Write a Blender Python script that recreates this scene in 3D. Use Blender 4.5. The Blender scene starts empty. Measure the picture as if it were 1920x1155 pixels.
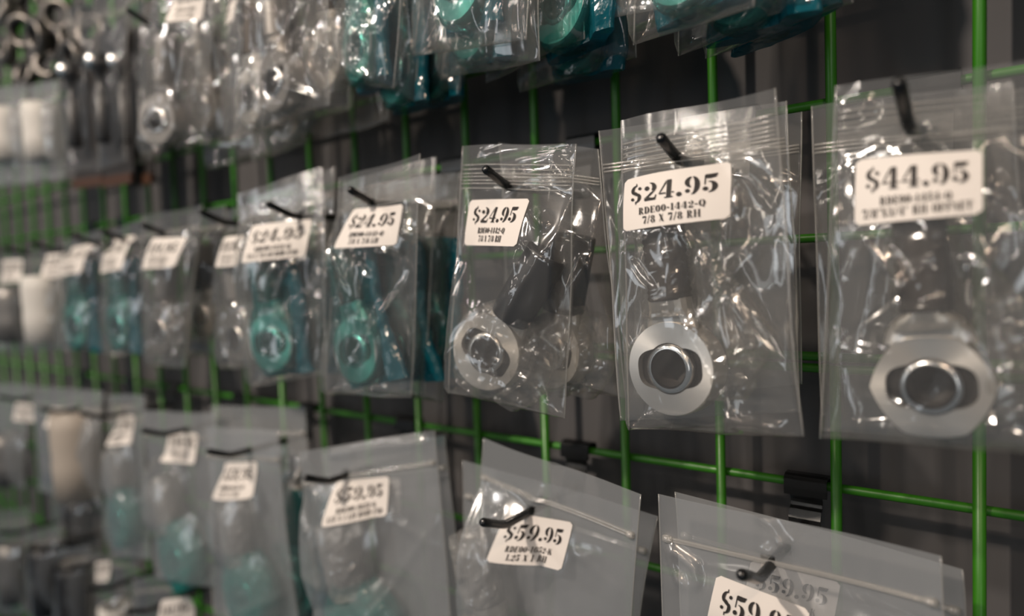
import bpy, math, random
from mathutils import Vector, Matrix, noise

# ---------------------------------------------------------------- camera, light, exposure
sc = bpy.context.scene
cam_data = bpy.data.cameras.new('camera'); cam = bpy.data.objects.new('camera', cam_data)
sc.collection.objects.link(cam); sc.camera = cam
CAM_POS = (0.02492, -0.46823, 0.14931)
cam.matrix_world = Matrix((
    (0.792869, -0.002947, 0.609384, CAM_POS[0]),
    (0.608261, 0.064705, -0.791095, CAM_POS[1]),
    (-0.037099, 0.997900, 0.053095, CAM_POS[2]),
    (0, 0, 0, 1)))
cam_data.sensor_width = 36.0; cam_data.lens = 36.0 * 1274.24 / 1920
cam_data.clip_start = .01; cam_data.clip_end = 50
cam_data.dof.use_dof = True; cam_data.dof.focus_distance = .425; cam_data.dof.aperture_fstop = 2.3
cam_data.dof.aperture_blades = 0

world = bpy.data.worlds.new('shop_ambient'); sc.world = world; world.use_nodes = True
bg = world.node_tree.nodes['Background']
bg.inputs[0].default_value = (.62, .82, 1, 1); bg.inputs[1].default_value = .11

def lamp(name, loc, target, size, power, col, size_y=None):
    l = bpy.data.lights.new(name, 'AREA'); l.shape = 'RECTANGLE' if size_y else 'DISK'
    l.size = size; l.energy = power; l.color = col
    if size_y: l.size_y = size_y
    o = bpy.data.objects.new(name, l); sc.collection.objects.link(o); o.location = loc
    d = (Vector(target) - Vector(loc)) if target else Vector((0, 0, -1))
    o.rotation_euler = d.to_track_quat('-Z', 'Y').to_euler()
    return o
# ceiling spots of the shop aimed at the display
lamp('ceiling_spot_warm', (-.85, -1.75, 1.50), (-.3, 0, .1), .10, 52, (1, .86, .73))
lamp('ceiling_spot_warm', (.75, -1.55, 1.45), (-.1, 0, .1), .10, 7, (1, .74, .54))
lamp('ceiling_spot_cool', (-2.1, -1.5, 1.55), (-1.0, 0, .1), .12, 7, (1, .95, .90))
# rows of unseen panels behind the camera, added for glints and soft fill
for yy, zz, pw in ((-1.1, 1.9, 1.2), (-2.3, 1.8, 1.9), (-3.8, 1.8, 3.2)):
    for xx in (-3.6, -2.2, -.8, .6, 2.0):
        warm = (1, .80, .62) if xx > -.3 else (1, .93, .86)
        lamp('added_glint_panel', (xx, yy, zz), (xx * .6 - .2, 0, .1), .11, pw, warm, .28)

# low distant panels added for crease streaks; two cool ones added for film sheen
for xx in (-6.0, -3.5, -1.0, 1.5, 4.0):
    lamp('added_glint_panel', (xx, -6.6, 1.45), (xx * .5, 0, .1), .12, 7.0, (1, .90, .80), .6)
lamp('added_sheen_panel', (-4.6, -6.0, .35), (-.4, 0, .1), 1.1, 22, (.88, .94, 1), 1.7)
lamp('added_sheen_panel', (3.0, -6.0, .35), (-.4, 0, .1), 1.1, 22, (.88, .94, 1), 1.7)

sc.view_settings.view_transform = 'Standard'; sc.view_settings.look = 'None'
sc.view_settings.exposure = 0.0; sc.view_settings.gamma = 1.0; sc.view_settings.use_curve_mapping = False
sc.cycles.transparent_max_bounces = 48; sc.cycles.max_bounces = 8
sc.cycles.diffuse_bounces = 3; sc.cycles.glossy_bounces = 3; sc.cycles.transmission_bounces = 4
sc.cycles.use_denoising = True

WALL_Y = .036

# ---------------------------------------------------------------- materials
def new_mat(name):
    m = bpy.data.materials.new(name); m.use_nodes = True
    nt = m.node_tree; nt.nodes.clear()
    out = nt.nodes.new('ShaderNodeOutputMaterial')
    return m, nt, out

def add_bump(nt, scale, strength, stretch=(1, 1, 1), dist=.001, detail=3.0):
    tc = nt.nodes.new('ShaderNodeTexCoord'); mp = nt.nodes.new('ShaderNodeMapping')
    mp.inputs['Scale'].default_value = stretch
    nz = nt.nodes.new('ShaderNodeTexNoise')
    nz.inputs['Scale'].default_value = scale; nz.inputs['Detail'].default_value = detail
    b = nt.nodes.new('ShaderNodeBump')
    b.inputs['Strength'].default_value = strength; b.inputs['Distance'].default_value = dist
    nt.links.new(tc.outputs['Object'], mp.inputs['Vector'])
    nt.links.new(mp.outputs['Vector'], nz.inputs['Vector'])
    nt.links.new(nz.outputs['Fac'], b.inputs['Height'])
    return b, nz

def solid(name, col, rough=.5, metal=0.0, bump=None, spec=.5, vary=0.0):
    m, nt, out = new_mat(name)
    p = nt.nodes.new('ShaderNodeBsdfPrincipled')
    p.inputs['Base Color'].default_value = (*col, 1); p.inputs['Roughness'].default_value = rough
    p.inputs['Metallic'].default_value = metal; p.inputs['Specular IOR Level'].default_value = spec
    if bump:
        b, nz = add_bump(nt, *bump)
        nt.links.new(b.outputs['Normal'], p.inputs['Normal'])
        if vary:
            mx = nt.nodes.new('ShaderNodeMix'); mx.data_type = 'RGBA'
            mx.inputs[6].default_value = (*[c * (1 - vary) for c in col], 1)
            mx.inputs[7].default_value = (*[min(1, c * (1 + vary)) for c in col], 1)
            nt.links.new(nz.outputs['Fac'], mx.inputs[0])
            nt.links.new(mx.outputs[2], p.inputs['Base Color'])
    nt.links.new(p.outputs[0], out.inputs[0])
    return m

def film(name, tint, haze, hcol, rough=.12, f0=.06, bump=(45, .35, (1, 1, .45), .0012), fpow=3.5, bdetail=2.0):
    """thin plastic sheet: clear, partly milky, with a glossy face"""
    m, nt, out = new_mat(name); N = nt.nodes.new; L = nt.links.new
    tr = N('ShaderNodeBsdfTransparent'); tr.inputs[0].default_value = (*tint, 1)
    df = N('ShaderNodeBsdfDiffuse'); df.inputs[0].default_value = (*hcol, 1)
    tl = N('ShaderNodeBsdfTranslucent'); tl.inputs[0].default_value = (*hcol, 1)
    md = N('ShaderNodeMixShader'); md.inputs[0].default_value = .45
    L(df.outputs[0], md.inputs[1]); L(tl.outputs[0], md.inputs[2])
    m1 = N('ShaderNodeMixShader'); m1.inputs[0].default_value = haze
    L(tr.outputs[0], m1.inputs[1]); L(md.outputs[0], m1.inputs[2])
    gl = N('ShaderNodeBsdfGlossy'); gl.inputs['Roughness'].default_value = rough
    lw = N('ShaderNodeLayerWeight'); lw.inputs[0].default_value = .5
    pw = N('ShaderNodeMath'); pw.operation = 'POWER'; pw.inputs[1].default_value = fpow
    ma = N('ShaderNodeMath'); ma.operation = 'MULTIPLY_ADD'
    ma.inputs[1].default_value = .75; ma.inputs[2].default_value = f0
    b, nz = add_bump(nt, *bump, detail=bdetail)
    L(b.outputs['Normal'], gl.inputs['Normal']); L(b.outputs['Normal'], lw.inputs['Normal'])
    L(lw.outputs['Facing'], pw.inputs[0]); L(pw.outputs[0], ma.inputs[0])
    m2 = N('ShaderNodeMixShader'); L(ma.outputs[0], m2.inputs[0])
    L(m1.outputs[0], m2.inputs[1]); L(gl.outputs[0], m2.inputs[2])
    L(m2.outputs[0], out.inputs[0])
    return m

M = {}
M['wall'] = solid('painted_wall', (.076, .073, .074), .85, 0, (14, .25, (1, 1, 1), .002), .2, .05)
M['green'] = solid('green_powder_coat', (.026, .15, .004), .38, 0, (900, .12, (1, 1, .2), .0004))
M['black'] = solid('black_vinyl', (.006, .006, .006), .26, 0, (300, .1, (1, 1, 1), .0004))
M['steel'] = solid('satin_steel', (.64, .61, .57), .36, .88, (260, .12, (1, 1, 1), .0003))
_m = M['steel'].node_tree; _p = [n for n in _m.nodes if n.type == 'BSDF_PRINCIPLED'][0]
_t = _m.nodes.new('ShaderNodeTangent'); _t.direction_type = 'RADIAL'; _t.axis = 'Y'
_m.links.new(_t.outputs[0], _p.inputs['Tangent']); _p.inputs['Anisotropic'].default_value = .75
M['dull_steel'] = solid('dull_steel', (.27, .25, .23), .42, .85, (260, .12, (1, 1, 1), .0003))
M['dark_steel'] = solid('dark_steel', (.13, .12, .11), .40, 1)
M['bright_steel'] = solid('bright_steel', (.8, .78, .75), .2, 1)
M['race'] = solid('dark_race', (.012, .010, .009), .55, 0, None, .3)
M['bore'] = solid('dark_bore', (.03, .026, .023), .5)
M['sleeve'] = solid('black_sleeve', (.012, .012, .013), .42, 0, (120, .1, (1, 1, .3), .0006))
M['shank'] = solid('grey_shank', (.2, .19, .18), .45, .75, (200, .2, (1, 1, 1), .0006))
M['brown_shank'] = solid('dark_oiled_shank', (.045, .034, .026), .4, .4, (160, .25, (1, 1, 1), .0008))
M['paper'] = solid('label_paper', (.60, .555, .515), .55, 0, (40, .05, (1, 1, 1), .001), .3)
M['ink'] = solid('black_ink', (.018, .015, .014), .6, 0, None, .2)
M['white_sleeve'] = solid('white_sleeve', (.46, .44, .41), .6)
M['beige_sleeve'] = solid('beige_sleeve', (.30, .26, .22), .6)
M['dark_card'] = solid('black_card', (.012, .009, .008), .5, 0, (60, .2, (1, 1, 1), .001))
M['amber'] = solid('amber_plastic', (.045, .018, .008), .4)
M['clear'] = film('clear_film', (.94, .935, .925), .072, (.78, .77, .76), rough=.095, f0=.08, bump=(42, .2, (1, 1, .3), .0012), bdetail=1.0)
M['thin_clear'] = film('thin_clear_film', (.96, .955, .95), .025, (.7, .68, .66), rough=.16, f0=.025)
M['milky'] = film('milky_film', (.86, .87, .88), .17, (.86, .87, .88), rough=.17, f0=.075, bump=(34, .3, (1, 1, .4), .0012))
M['seal'] = film('zip_plastic', (.88, .87, .85), .28, (.8, .78, .75), rough=.12, f0=.1)
M['wrap'] = film('crinkled_wrap', (.9, .89, .87), .07, (.75, .72, .69), rough=.1, f0=.09, bump=(110, .35, (1, 1, 1), .0012))
M['teal_deep'] = film('deep_teal_wrap', (.20, .60, .55), .45, (.03, .30, .27), rough=.14, f0=.05, bump=(90, .5, (1, 1, 1), .0015))
M['bubble'] = film('bubble_wrap', (.85, .84, .82), .34, (.62, .60, .57), rough=.12, f0=.10, bump=(130, .5, (1, 1, 1), .0015))
M['teal_wrap'] = film('teal_wrap', (.33, .70, .66), .13, (.045, .27, .26), rough=.13, f0=.05, bump=(110, .5, (1, 1, 1), .0015))
M['blue_wrap'] = film('blue_wrap', (.05, .40, .50), .55, (.010, .19, .25), rough=.14, f0=.045, bump=(110, .5, (1, 1, 1), .0015))

# ---------------------------------------------------------------- helpers
COL = bpy.context.scene.collection

def link_mesh(name, verts, faces, mat, parent=None, smooth=True, mw=None):
    me = bpy.data.meshes.new(name)
    me.from_pydata([tuple(v) for v in verts], [], faces)
    me.validate(); me.update()
    me.materials.append(M[mat])
    if smooth:
        me.polygons.foreach_set('use_smooth', [True] * len(me.polygons))
    o = bpy.data.objects.new(name, me); COL.objects.link(o)
    if parent is not None: o.parent = parent
    return o

def thing(name, label, cat, group=None, loc=(0, 0, 0), rot=(0, 0, 0)):
    o = bpy.data.objects.new(name, None); COL.objects.link(o)
    o.empty_display_size = .01
    o.location = loc; o.rotation_euler = rot
    o['label'] = label; o['category'] = cat
    if group: o['group'] = group
    return o

def tube(path, r, seg=12, cap=True, taper=None):
    """round bar along a list of points -> verts, faces"""
    P = [Vector(p) for p in path]; vs = []; fs = []
    n = len(P); up = Vector((0.31, .2, .93))
    prev = None
    for i, p in enumerate(P):
        t = (P[min(i + 1, n - 1)] - P[max(i - 1, 0)]).normalized()
        a = up if prev is None else prev
        a = (a - t * a.dot(t))
        if a.length < 1e-6: a = Vector((1, 0, 0)) - t * t.x
        a.normalize(); prev = a; b = t.cross(a)
        rr = r if taper is None else r * taper[i]
        for k in range(seg):
            an = 2 * math.pi * k / seg
            vs.append(p + a * (math.cos(an) * rr) + b * (math.sin(an) * rr))
    for i in range(n - 1):
        for k in range(seg):
            k2 = (k + 1) % seg
            fs.append((i * seg + k, i * seg + k2, (i + 1) * seg + k2, (i + 1) * seg + k))
    if cap:
        fs.append(tuple(range(seg))[::-1]); fs.append(tuple((n - 1) * seg + k for k in range(seg)))
    return vs, fs

def merge(*parts):
    V = []; Fc = []
    for v, f in parts:
        o = len(V); V += list(v); Fc += [tuple(i + o for i in q) for q in f]
    return V, Fc

def lathe_y(profile, seg=40, outline=None):
    """revolve (r, y) pairs about the Y axis"""
    vs = []; fs = []; n = len(profile)
    for k in range(seg):
        a = 2 * math.pi * k / seg
        for r, y in profile: vs.append((math.cos(a) * r, y, math.sin(a) * r))
    for k in range(seg):
        k2 = (k + 1) % seg
        for i in range(n - 1):
            fs.append((k * n + i, k * n + i + 1, k2 * n + i + 1, k2 * n + i))
    return vs, fs

def lathe_z(profile, seg=28):
    vs, fs = lathe_y(profile, seg)
    return [(x, z, y) for x, y, z in vs], [f[::-1] for f in fs]

def sstep(a, b, x):
    t = max(0.0, min(1.0, (x - a) / (b - a))); return t * t * (3 - 2 * t)

# ---------------------------------------------------------------- the setting: back wall and the wire grid
def box(x0, x1, y0, y1, z0, z1):
    v = [(x, y, z) for x in (x0, x1) for y in (y0, y1) for z in (z0, z1)]
    return v, [(0, 1, 3, 2), (4, 6, 7, 5), (0, 4, 5, 1), (2, 3, 7, 6), (0, 2, 6, 4), (1, 5, 7, 3)]

w = link_mesh('wall_back', *box(-4.2, 1.3, WALL_Y, WALL_Y + .1, -1.1, 1.5), 'wall', smooth=False)
w['kind'] = 'structure'

G = .0762
def grid_panel(label, z0, z1, rails):
    root = thing('wire_grid_panel', label, 'wire grid', 'wire grid panels', (0, 0, z0))
    rng = random.Random(int(z1 * 1000))
    for i in range(-32, 4):
        dx = rng.uniform(-.0006, .0006)
        x = i * G
        v, f = tube([(x, 0, 0), (x + dx, 0, (z1 - z0) * .35), (x - dx, 0, (z1 - z0) * .7), (x, 0, z1 - z0)], .0034, 12)
        link_mesh('vertical_wire', v, f, 'green', root)
    for z in rails:
        v, f = tube([(-32 * G - .012, .0062, z - z0), (-1.2, .0062, z - z0), (0, .0062, z - z0), (3 * G + .012, .0062, z - z0)], .003, 12)
        link_mesh('horizontal_wire', v, f, 'green', root)
    return root
grid_panel('upper green wire grid panel, above the double wire seam behind the bags', .0834, .72,
           [.0863, .16405, .24956, .3285, .404, .4782, .5544, .6306, .70])
grid_panel('lower green wire grid panel, below the double wire seam, with its bare rail showing', -.62, .0815,
           [.0785, 0, -.0850, -.1612, -.2374, -.3136, -.3898, -.466, -.5422, -.61])

# ---------------------------------------------------------------- peg hooks
def make_hook(barz, x, rodz, label, group, tip=(.0, -.121, .0085), bend=-.099):
    root = thing('peg_hook', label, 'hook', group, (x, 0, barz))
    d = rodz - barz
    # saddle: a sheet bent over the rail, then down to the rod
    prof = [(-.0001, -.0068), (-.0003, -.002), (-.0002, .0034), (.0012, .0052), (.0034, .0060), (.0090, .0060), (.0112, .0052), (.0124, .0034), (.0124, -.004)]
    vs = []; fs = []
    def strip(pr, hw, th):
        V = []; Fq = []
        n = len(pr)
        for j, (y, z) in enumerate(pr):
            y0, z0 = pr[max(0, j - 1)]; y1, z1 = pr[min(n - 1, j + 1)]
            ty, tz = y1 - y0, z1 - z0; l = math.hypot(ty, tz) or 1
            ny, nz = -tz / l * th / 2, ty / l * th / 2
            V += [(-hw, y + ny, z + nz), (hw, y + ny, z + nz), (hw, y - ny, z - nz), (-hw, y - ny, z - nz)]
        for j in range(n - 1):
            for k in range(4):
                k2 = (k + 1) % 4
                Fq.append((j * 4 + k, (j + 1) * 4 + k, (j + 1) * 4 + k2, j * 4 + k2))
        Fq.append((0, 1, 2, 3)); Fq.append(tuple((n - 1) * 4 + k for k in (3, 2, 1, 0)))
        return V, Fq
    prof2 = [(.0008, -.0055), (.0016, -.0078), (.0030, -.0100), (.0034, -.0125), (.0024, -.0150), (-.0004, max(-.019, d + .008)), (-.003, d + .003), (-.004, d - .004)]
    prof2 = [(y, z) for y, z in prof2 if z >= d - .005]
    v, f = merge(strip(prof, .0135, .0016), strip(prof2, .0100, .0016))
    link_mesh('clip', v, f, 'black', root, smooth=False)
    path = [(0, -.001, d), (0, -.03, d - .0005), (0, bend + .012, d - .0012), (0, bend + .004, d - .001), (0, bend - .003, d + .0012),
            (tip[0], (bend + tip[1]) / 2 - .002, d + tip[2] * .62), (tip[0], tip[1] + .002, d + tip[2] * .96), (tip[0], tip[1] + .0006, d + tip[2] * 1.05), (tip[0], tip[1], d + tip[2] * 1.08)]
    v, f = tube(path, .0031, 12, True, [1, 1, 1, 1, 1, 1, 1, .8, .45])
    link_mesh('rod', v, f, 'black', root)
    return root

# ---------------------------------------------------------------- stencil lettering for the price labels
def arc(cx, cy, rx, ry, t, h, a0, a1, n=10):
    q = []
    for k in range(n + 1):
        a = math.radians(a0 + (a1 - a0) * k / n); c, s = math.cos(a), math.sin(a)
        q.append(((cx + rx * c, cy + ry * s), (cx + (rx - t) * c, cy + (ry - h) * s)))
    return [[q[k][0], q[k + 1][0], q[k + 1][1], q[k][1]] for k in range(n)]
def rc(x0, y0, x1, y1): return [[(x0, y0), (x1, y0), (x1, y1), (x0, y1)]]
def pg(*p): return [list(p)]
def dot(cx, cy, r): return [[(cx + r * math.cos(k * .5236), cy + r * math.sin(k * .5236)) for k in range(12)]]
def stem(x): return rc(x, 0, x + .2, 1) + rc(x - .06, 0, x + .26, .05) + rc(x - .06, .95, x + .26, 1)
def flipy(ps): return [[(x, 1 - y) for x, y in p][::-1] for p in ps]
S_ = (arc(.3, .72, .27, .28, .17, .05, 80, 232) + pg((.1, .64), (.3, .62), (.53, .4), (.53, .3), (.3, .4), (.1, .54))
      + arc(.3, .28, .27, .28, .17, .05, -100, 52) + dot(.48, .78, .085) + dot(.12, .22, .085))
GL = {
 '0': (.62, arc(.31, .5, .31, .5, .21, .05, 98, 262) + arc(.31, .5, .31, .5, .21, .05, -82, 82)),
 'O': (.74, arc(.37, .5, .37, .5, .22, .05, 98, 262) + arc(.37, .5, .37, .5, .22, .05, -82, 82)),
 'Q': (.74, arc(.37, .5, .37, .5, .22, .05, 98, 262) + arc(.37, .5, .37, .5, .22, .05, -82, 82) + pg((.3, .2), (.42, .2), (.7, -.12), (.55, -.12))),
 '1': (.44, rc(.12, 0, .32, 1) + rc(.01, 0, .43, .05) + pg((.0, .8), (.1, .84), (.1, .98))),
 '2': (.64, arc(.32, .71, .29, .29, .2, .05, -42, 100) + dot(.15, .7, .12) + pg((.4, .48), (.57, .52), (.24, .19), (.05, .17), (.05, .13))
       + pg((.05, 0), (.05, .13), (.22, .19), (.42, .13), (.54, .13), (.59, .28), (.63, .28), (.58, 0))),
 '3': (.62, arc(.28, .75, .27, .25, .19, .05, -80, 98) + arc(.28, .28, .31, .28, .21, .05, -98, 82) + dot(.13, .76, .1) + dot(.12, .22, .11)),
 '4': (.68, rc(.35, 0, .55, 1) + pg((0, .3), (.07, .34), (.32, .84), (.32, 1)) + rc(0, .25, .32, .31) + rc(.58, .25, .68, .31) + rc(.26, 0, .64, .05)),
 '5': (.62, pg((.1, 1), (.1, .8), (.3, .77), (.5, .81), (.57, 1)) + rc(.07, .45, .12, .97) + arc(.27, .31, .32, .31, .21, .05, -98, 102) + dot(.12, .22, .11)),
 '6': (.62, arc(.32, .5, .32, .5, .21, .05, 88, 262) + arc(.33, .3, .29, .3, .19, .05, -82, 88) + dot(.49, .78, .1)),
 '7': (.6, pg((.03, 1), (.03, .7), (.07, .7), (.15, .82), (.58, .82), (.58, 1)) + pg((.5, .79), (.18, 0), (.4, 0), (.58, .79))),
 '8': (.62, arc(.31, .75, .26, .25, .17, .05, 98, 262) + arc(.31, .75, .26, .25, .17, .05, -82, 82) + arc(.31, .26, .31, .27, .2, .05, 98, 262) + arc(.31, .26, .31, .27, .2, .05, -82, 82)),
 '9': (.62, arc(.3, .5, .32, .5, .21, .05, -92, 82) + arc(.29, .7, .29, .3, .19, .05, 98, 262) + dot(.13, .22, .1)),
 '$': (.6, S_ + rc(.275, .93, .325, 1.1) + rc(.275, -.1, .325, .07)),
 'S': (.6, S_), '.': (.24, dot(.12, .11, .12)), '-': (.36, rc(.03, .36, .33, .5)), ' ': (.34, []),
 '/': (.44, pg((0, -.05), (.1, -.05), (.44, 1.05), (.34, 1.05))), '"': (.34, pg((.03, 1), (.13, 1), (.1, .65), (.06, .65)) + pg((.2, 1), (.3, 1), (.27, .65), (.23, .65))),
 'R': (.72, stem(.06) + arc(.3, .74, .3, .26, .19, .05, -85, 85) + pg((.3, .46), (.47, .46), (.7, 0), (.47, 0))),
 'D': (.72, stem(.06) + arc(.3, .5, .41, .5, .22, .05, -85, 85)),
 'E': (.62, stem(.06) + rc(.34, .95, .6, 1) + rc(.53, .73, .6, .95) + rc(.29, .48, .45, .53) + rc(.42, .38, .47, .63) + rc(.34, 0, .6, .05) + rc(.53, .05, .6, .28)),
 'F': (.6, stem(.06) + rc(.34, .95, .6, 1) + rc(.53, .73, .6, .95) + rc(.29, .48, .45, .53) + rc(.42, .38, .47, .63)),
 'L': (.62, stem(.06) + rc(.34, 0, .6, .05) + rc(.53, .05, .6, .32)),
 'H': (.82, stem(.06) + stem(.56) + rc(.3, .47, .52, .53)),
 'K': (.78, stem(.06) + pg((.3, .42), (.37, .42), (.66, 1), (.58, 1)) + pg((.38, .56), (.52, .6), (.78, 0), (.54, 0))),
 'N': (.78, rc(.06, 0, .11, 1) + pg((.13, 1), (.36, 1), (.66, 0), (.52, 0)) + rc(.66, 0, .71, 1)),
 'T': (.68, rc(.24, 0, .44, 1) + rc(0, .94, .21, 1) + rc(0, .7, .06, .94) + rc(.47, .94, .68, 1) + rc(.62, .7, .68, .94)),
 'X': (.7, pg((.02, 1), (.26, 1), (.68, 0), (.44, 0)) + pg((.54, 1), (.62, 1), (.45, .6), (.4, .64)) + pg((.06, 0), (.14, 0), (.3, .36), (.25, .42))),
}
def text_polys(lines):
    """lines: (text, height, baseline t, squeeze) inside a 1 x 1 label with aspect asp -> polygons in label units (x in label heights)"""
    out = []
    for txt, h, base, xc, wid in lines:
        wtot = sum(GL[c][0] + .1 for c in txt) - .1
        sq = wid / (wtot * h)
        x = xc - wtot * h * sq / 2
        for c in txt:
            gw, ps = GL[c]
            for p in ps: out.append([(x + px * h * sq, base + py * h) for px, py in p])
            x += (gw + .1) * h * sq
    return out

# ---------------------------------------------------------------- zip bags
class Bag:
    """Surface of one bag: u left-right, v top-bottom; the two sheets stand off the middle plane."""
    def __init__(s, d):
        s.d = d
        s.c = [Vector(p) for p in d['q']]            # TL TR BL BR
        s.rng = random.Random(d['seed'])
        e = (s.c[1] - s.c[0]); e.z = 0
        s.n = Vector((e.y, -e.x, 0)).normalized()     # towards the shop
        s.W = ((s.c[1] - s.c[0]).length + (s.c[3] - s.c[2]).length) / 2
        s.H = ((s.c[2] - s.c[0]).length + (s.c[3] - s.c[1]).length) / 2
        s.zip = d.get('zip', .13)
        s.puff = d.get('puff', .006); s.lab = d.get('lab'); s.con = d.get('con', [])
        s.off = Vector((s.rng.uniform(-9, 9), s.rng.uniform(-9, 9), s.rng.uniform(-9, 9)))
        s.cre = []
        R = s.rng.uniform
        anchors = [(d['hook'][0], d['hook'][1])] if d.get('hook') else [(.5, .12)]
        for cu, cv, rad, th in s.con: anchors.append((cu, cv))
        for k in range(d.get('ncre', 12)):
            if k < 6:
                a = anchors[k % len(anchors)]
                b = ((0.02, .98)[k % 2] + R(-.02, .02), R(.2, 1.0)) if k < 4 else (R(.1, .9), .985)
                a = (a[0] + R(-.12, .12), a[1] + R(-.03, .12))
            else:
                a = (R(.05, .95), R(.17, .9)); an = R(-.5, .5) + (1.57 if R(0, 1) < .65 else 0.2)
                l = R(.12, .38); b = (a[0] + math.cos(an) * l, a[1] + math.sin(an) * l)
            s.cre.append((a, b, R(.016, .040), R(.0010, .0034) * (1 if R(0, 1) < .7 else -1)))
        s.edge = [R(-1, 1) for _ in range(8)]
    def base(s, u, v):
        c = s.c
        p = (c[0] * (1 - u) + c[1] * u) * (1 - v) + (c[2] * (1 - u) + c[3] * u) * v
        # slightly wavy outline
        wv = .006 * s.W * (s.edge[0] * math.sin(v * 5 + s.edge[1] * 3) + s.edge[2] * math.sin(v * 11 + s.edge[3]))
        p = p + Vector((1, 0, 0)) * wv * (1 if u > .5 else .8)
        p.z += .010 * s.H * (s.edge[4] * math.sin(u * 3 + s.edge[5] * 2) + .5 * s.edge[6] * math.sin(u * 7)) * abs(2 * v - 1)
        # gentle sway of the whole sheet
        p = p + s.n * (.0035 * math.sin(v * 3.1 + s.edge[7] * 2) * (2 * u - 1) * s.d.get('sway', 1.0))
        return p
    def labmask(s, u, v):
        if not s.lab: return 0
        us = [q[0] for q in s.lab]; vs = [q[1] for q in s.lab]
        m = .03
        return (sstep(min(us) - m, min(us), u) * (1 - sstep(max(us), max(us) + m, u))
                * sstep(min(vs) - m, min(vs), v) * (1 - sstep(max(vs), max(vs) + m, v)))
    def smooth_off(s, u, v, side):
        eu = 1 - abs(2 * u - 1) ** 3.2
        body = sstep(s.zip, s.zip + .25, v) * (1 - sstep(.72, 1.0, v) ** 1.3)
        f = s.puff * eu * body * (1 if side > 0 else .5) + .0004
        for cu, cv, rad, th in s.con:                 # draped over what is inside
            du = (u - cu) * s.W; dv = (v - cv) * s.H
            dd = math.sqrt(du * du + dv * dv)
            edge = min(u, 1 - u) * s.W; bot = (1 - v) * s.H; top = max(0, (v - s.zip)) * s.H
            t = 1 - max(0, dd - rad) / max(.012, s.d.get('drape', .05))
            t = max(0, t)
            t = min(t, edge / .008, bot / .012, top / .02 + .0)
            t = t * (1.5 - .5 * t) if t < 1 else 1
            f = max(f, th * t * (1 if side > 0 else .8) + .0004)
        return f
    def wrinkle(s, u, v, side):
        if v < s.zip * .9: amp = .22
        else: amp = sstep(s.zip, s.zip + .1, v) * .9 + .1
        x, z = u * s.W * 60, v * s.H * 60
        lv = s.d.get('wr', 1.0)
        o = s.off
        nz = noise.noise(Vector((x * .8 + o.x, z * .22 + o.y, o.z + side * 3)))
        n2 = noise.noise(Vector((x * 2.1 + o.y, z * 1.1 + o.z, o.x - side)))
        f = (abs(nz) * -.0022 + n2 * .0003) * amp
        for (a, b, wd, am) in s.cre:
            ax, ay = a[0] * s.W, a[1] * s.H; bx, by = b[0] * s.W, b[1] * s.H
            dx, dy = bx - ax, by - ay; L2 = dx * dx + dy * dy + 1e-9
            t = ((u * s.W - ax) * dx + (v * s.H - ay) * dy) / L2
            tc = max(0, min(1, t))
            q = math.hypot(u * s.W - ax - dx * tc, v * s.H - ay - dy * tc)
            w_ = wd * s.W
            f += am * math.exp(-(q / w_) ** 1.5) * (.4 + .6 * math.sin(math.pi * min(1, max(0, tc * .9 + .1)))) * amp * (1 if side > 0 else .6)
        for (pts, wd, am) in s.d.get('folds', ()):
            best = 9
            for (a, b) in zip(pts[:-1], pts[1:]):
                ax, ay = a[0] * s.W, a[1] * s.H; dx, dy = (b[0] - a[0]) * s.W, (b[1] - a[1]) * s.H
                t = ((u * s.W - ax) * dx + (v * s.H - ay) * dy) / (dx * dx + dy * dy + 1e-9)
                tc = max(0, min(1, t))
                best = min(best, math.hypot(u * s.W - ax - dx * tc, v * s.H - ay - dy * tc))
            f += am * math.exp(-(best / wd) ** 1.6) * (1 if side > 0 else .3) / lv
        e = min(1, min(u, 1 - u) / .05) * min(1, (1 - v) / .04)
        return f * e * (1 - s.labmask(u, v)) * lv
    def off_at(s, u, v, side):
        f = s.smooth_off(u, v, side) + s.wrinkle(u, v, side)
        return max(f, .0003) if side > 0 else max(f, .0003)
    def front(s, u, v, lift=0.0, sm=False):
        f = s.smooth_off(u, v, 1) if sm else s.off_at(u, v, 1)
        return s.base(u, v) + s.n * (f + lift)
    def back(s, u, v): return s.base(u, v) - s.n * s.off_at(u, v, -1)

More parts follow.
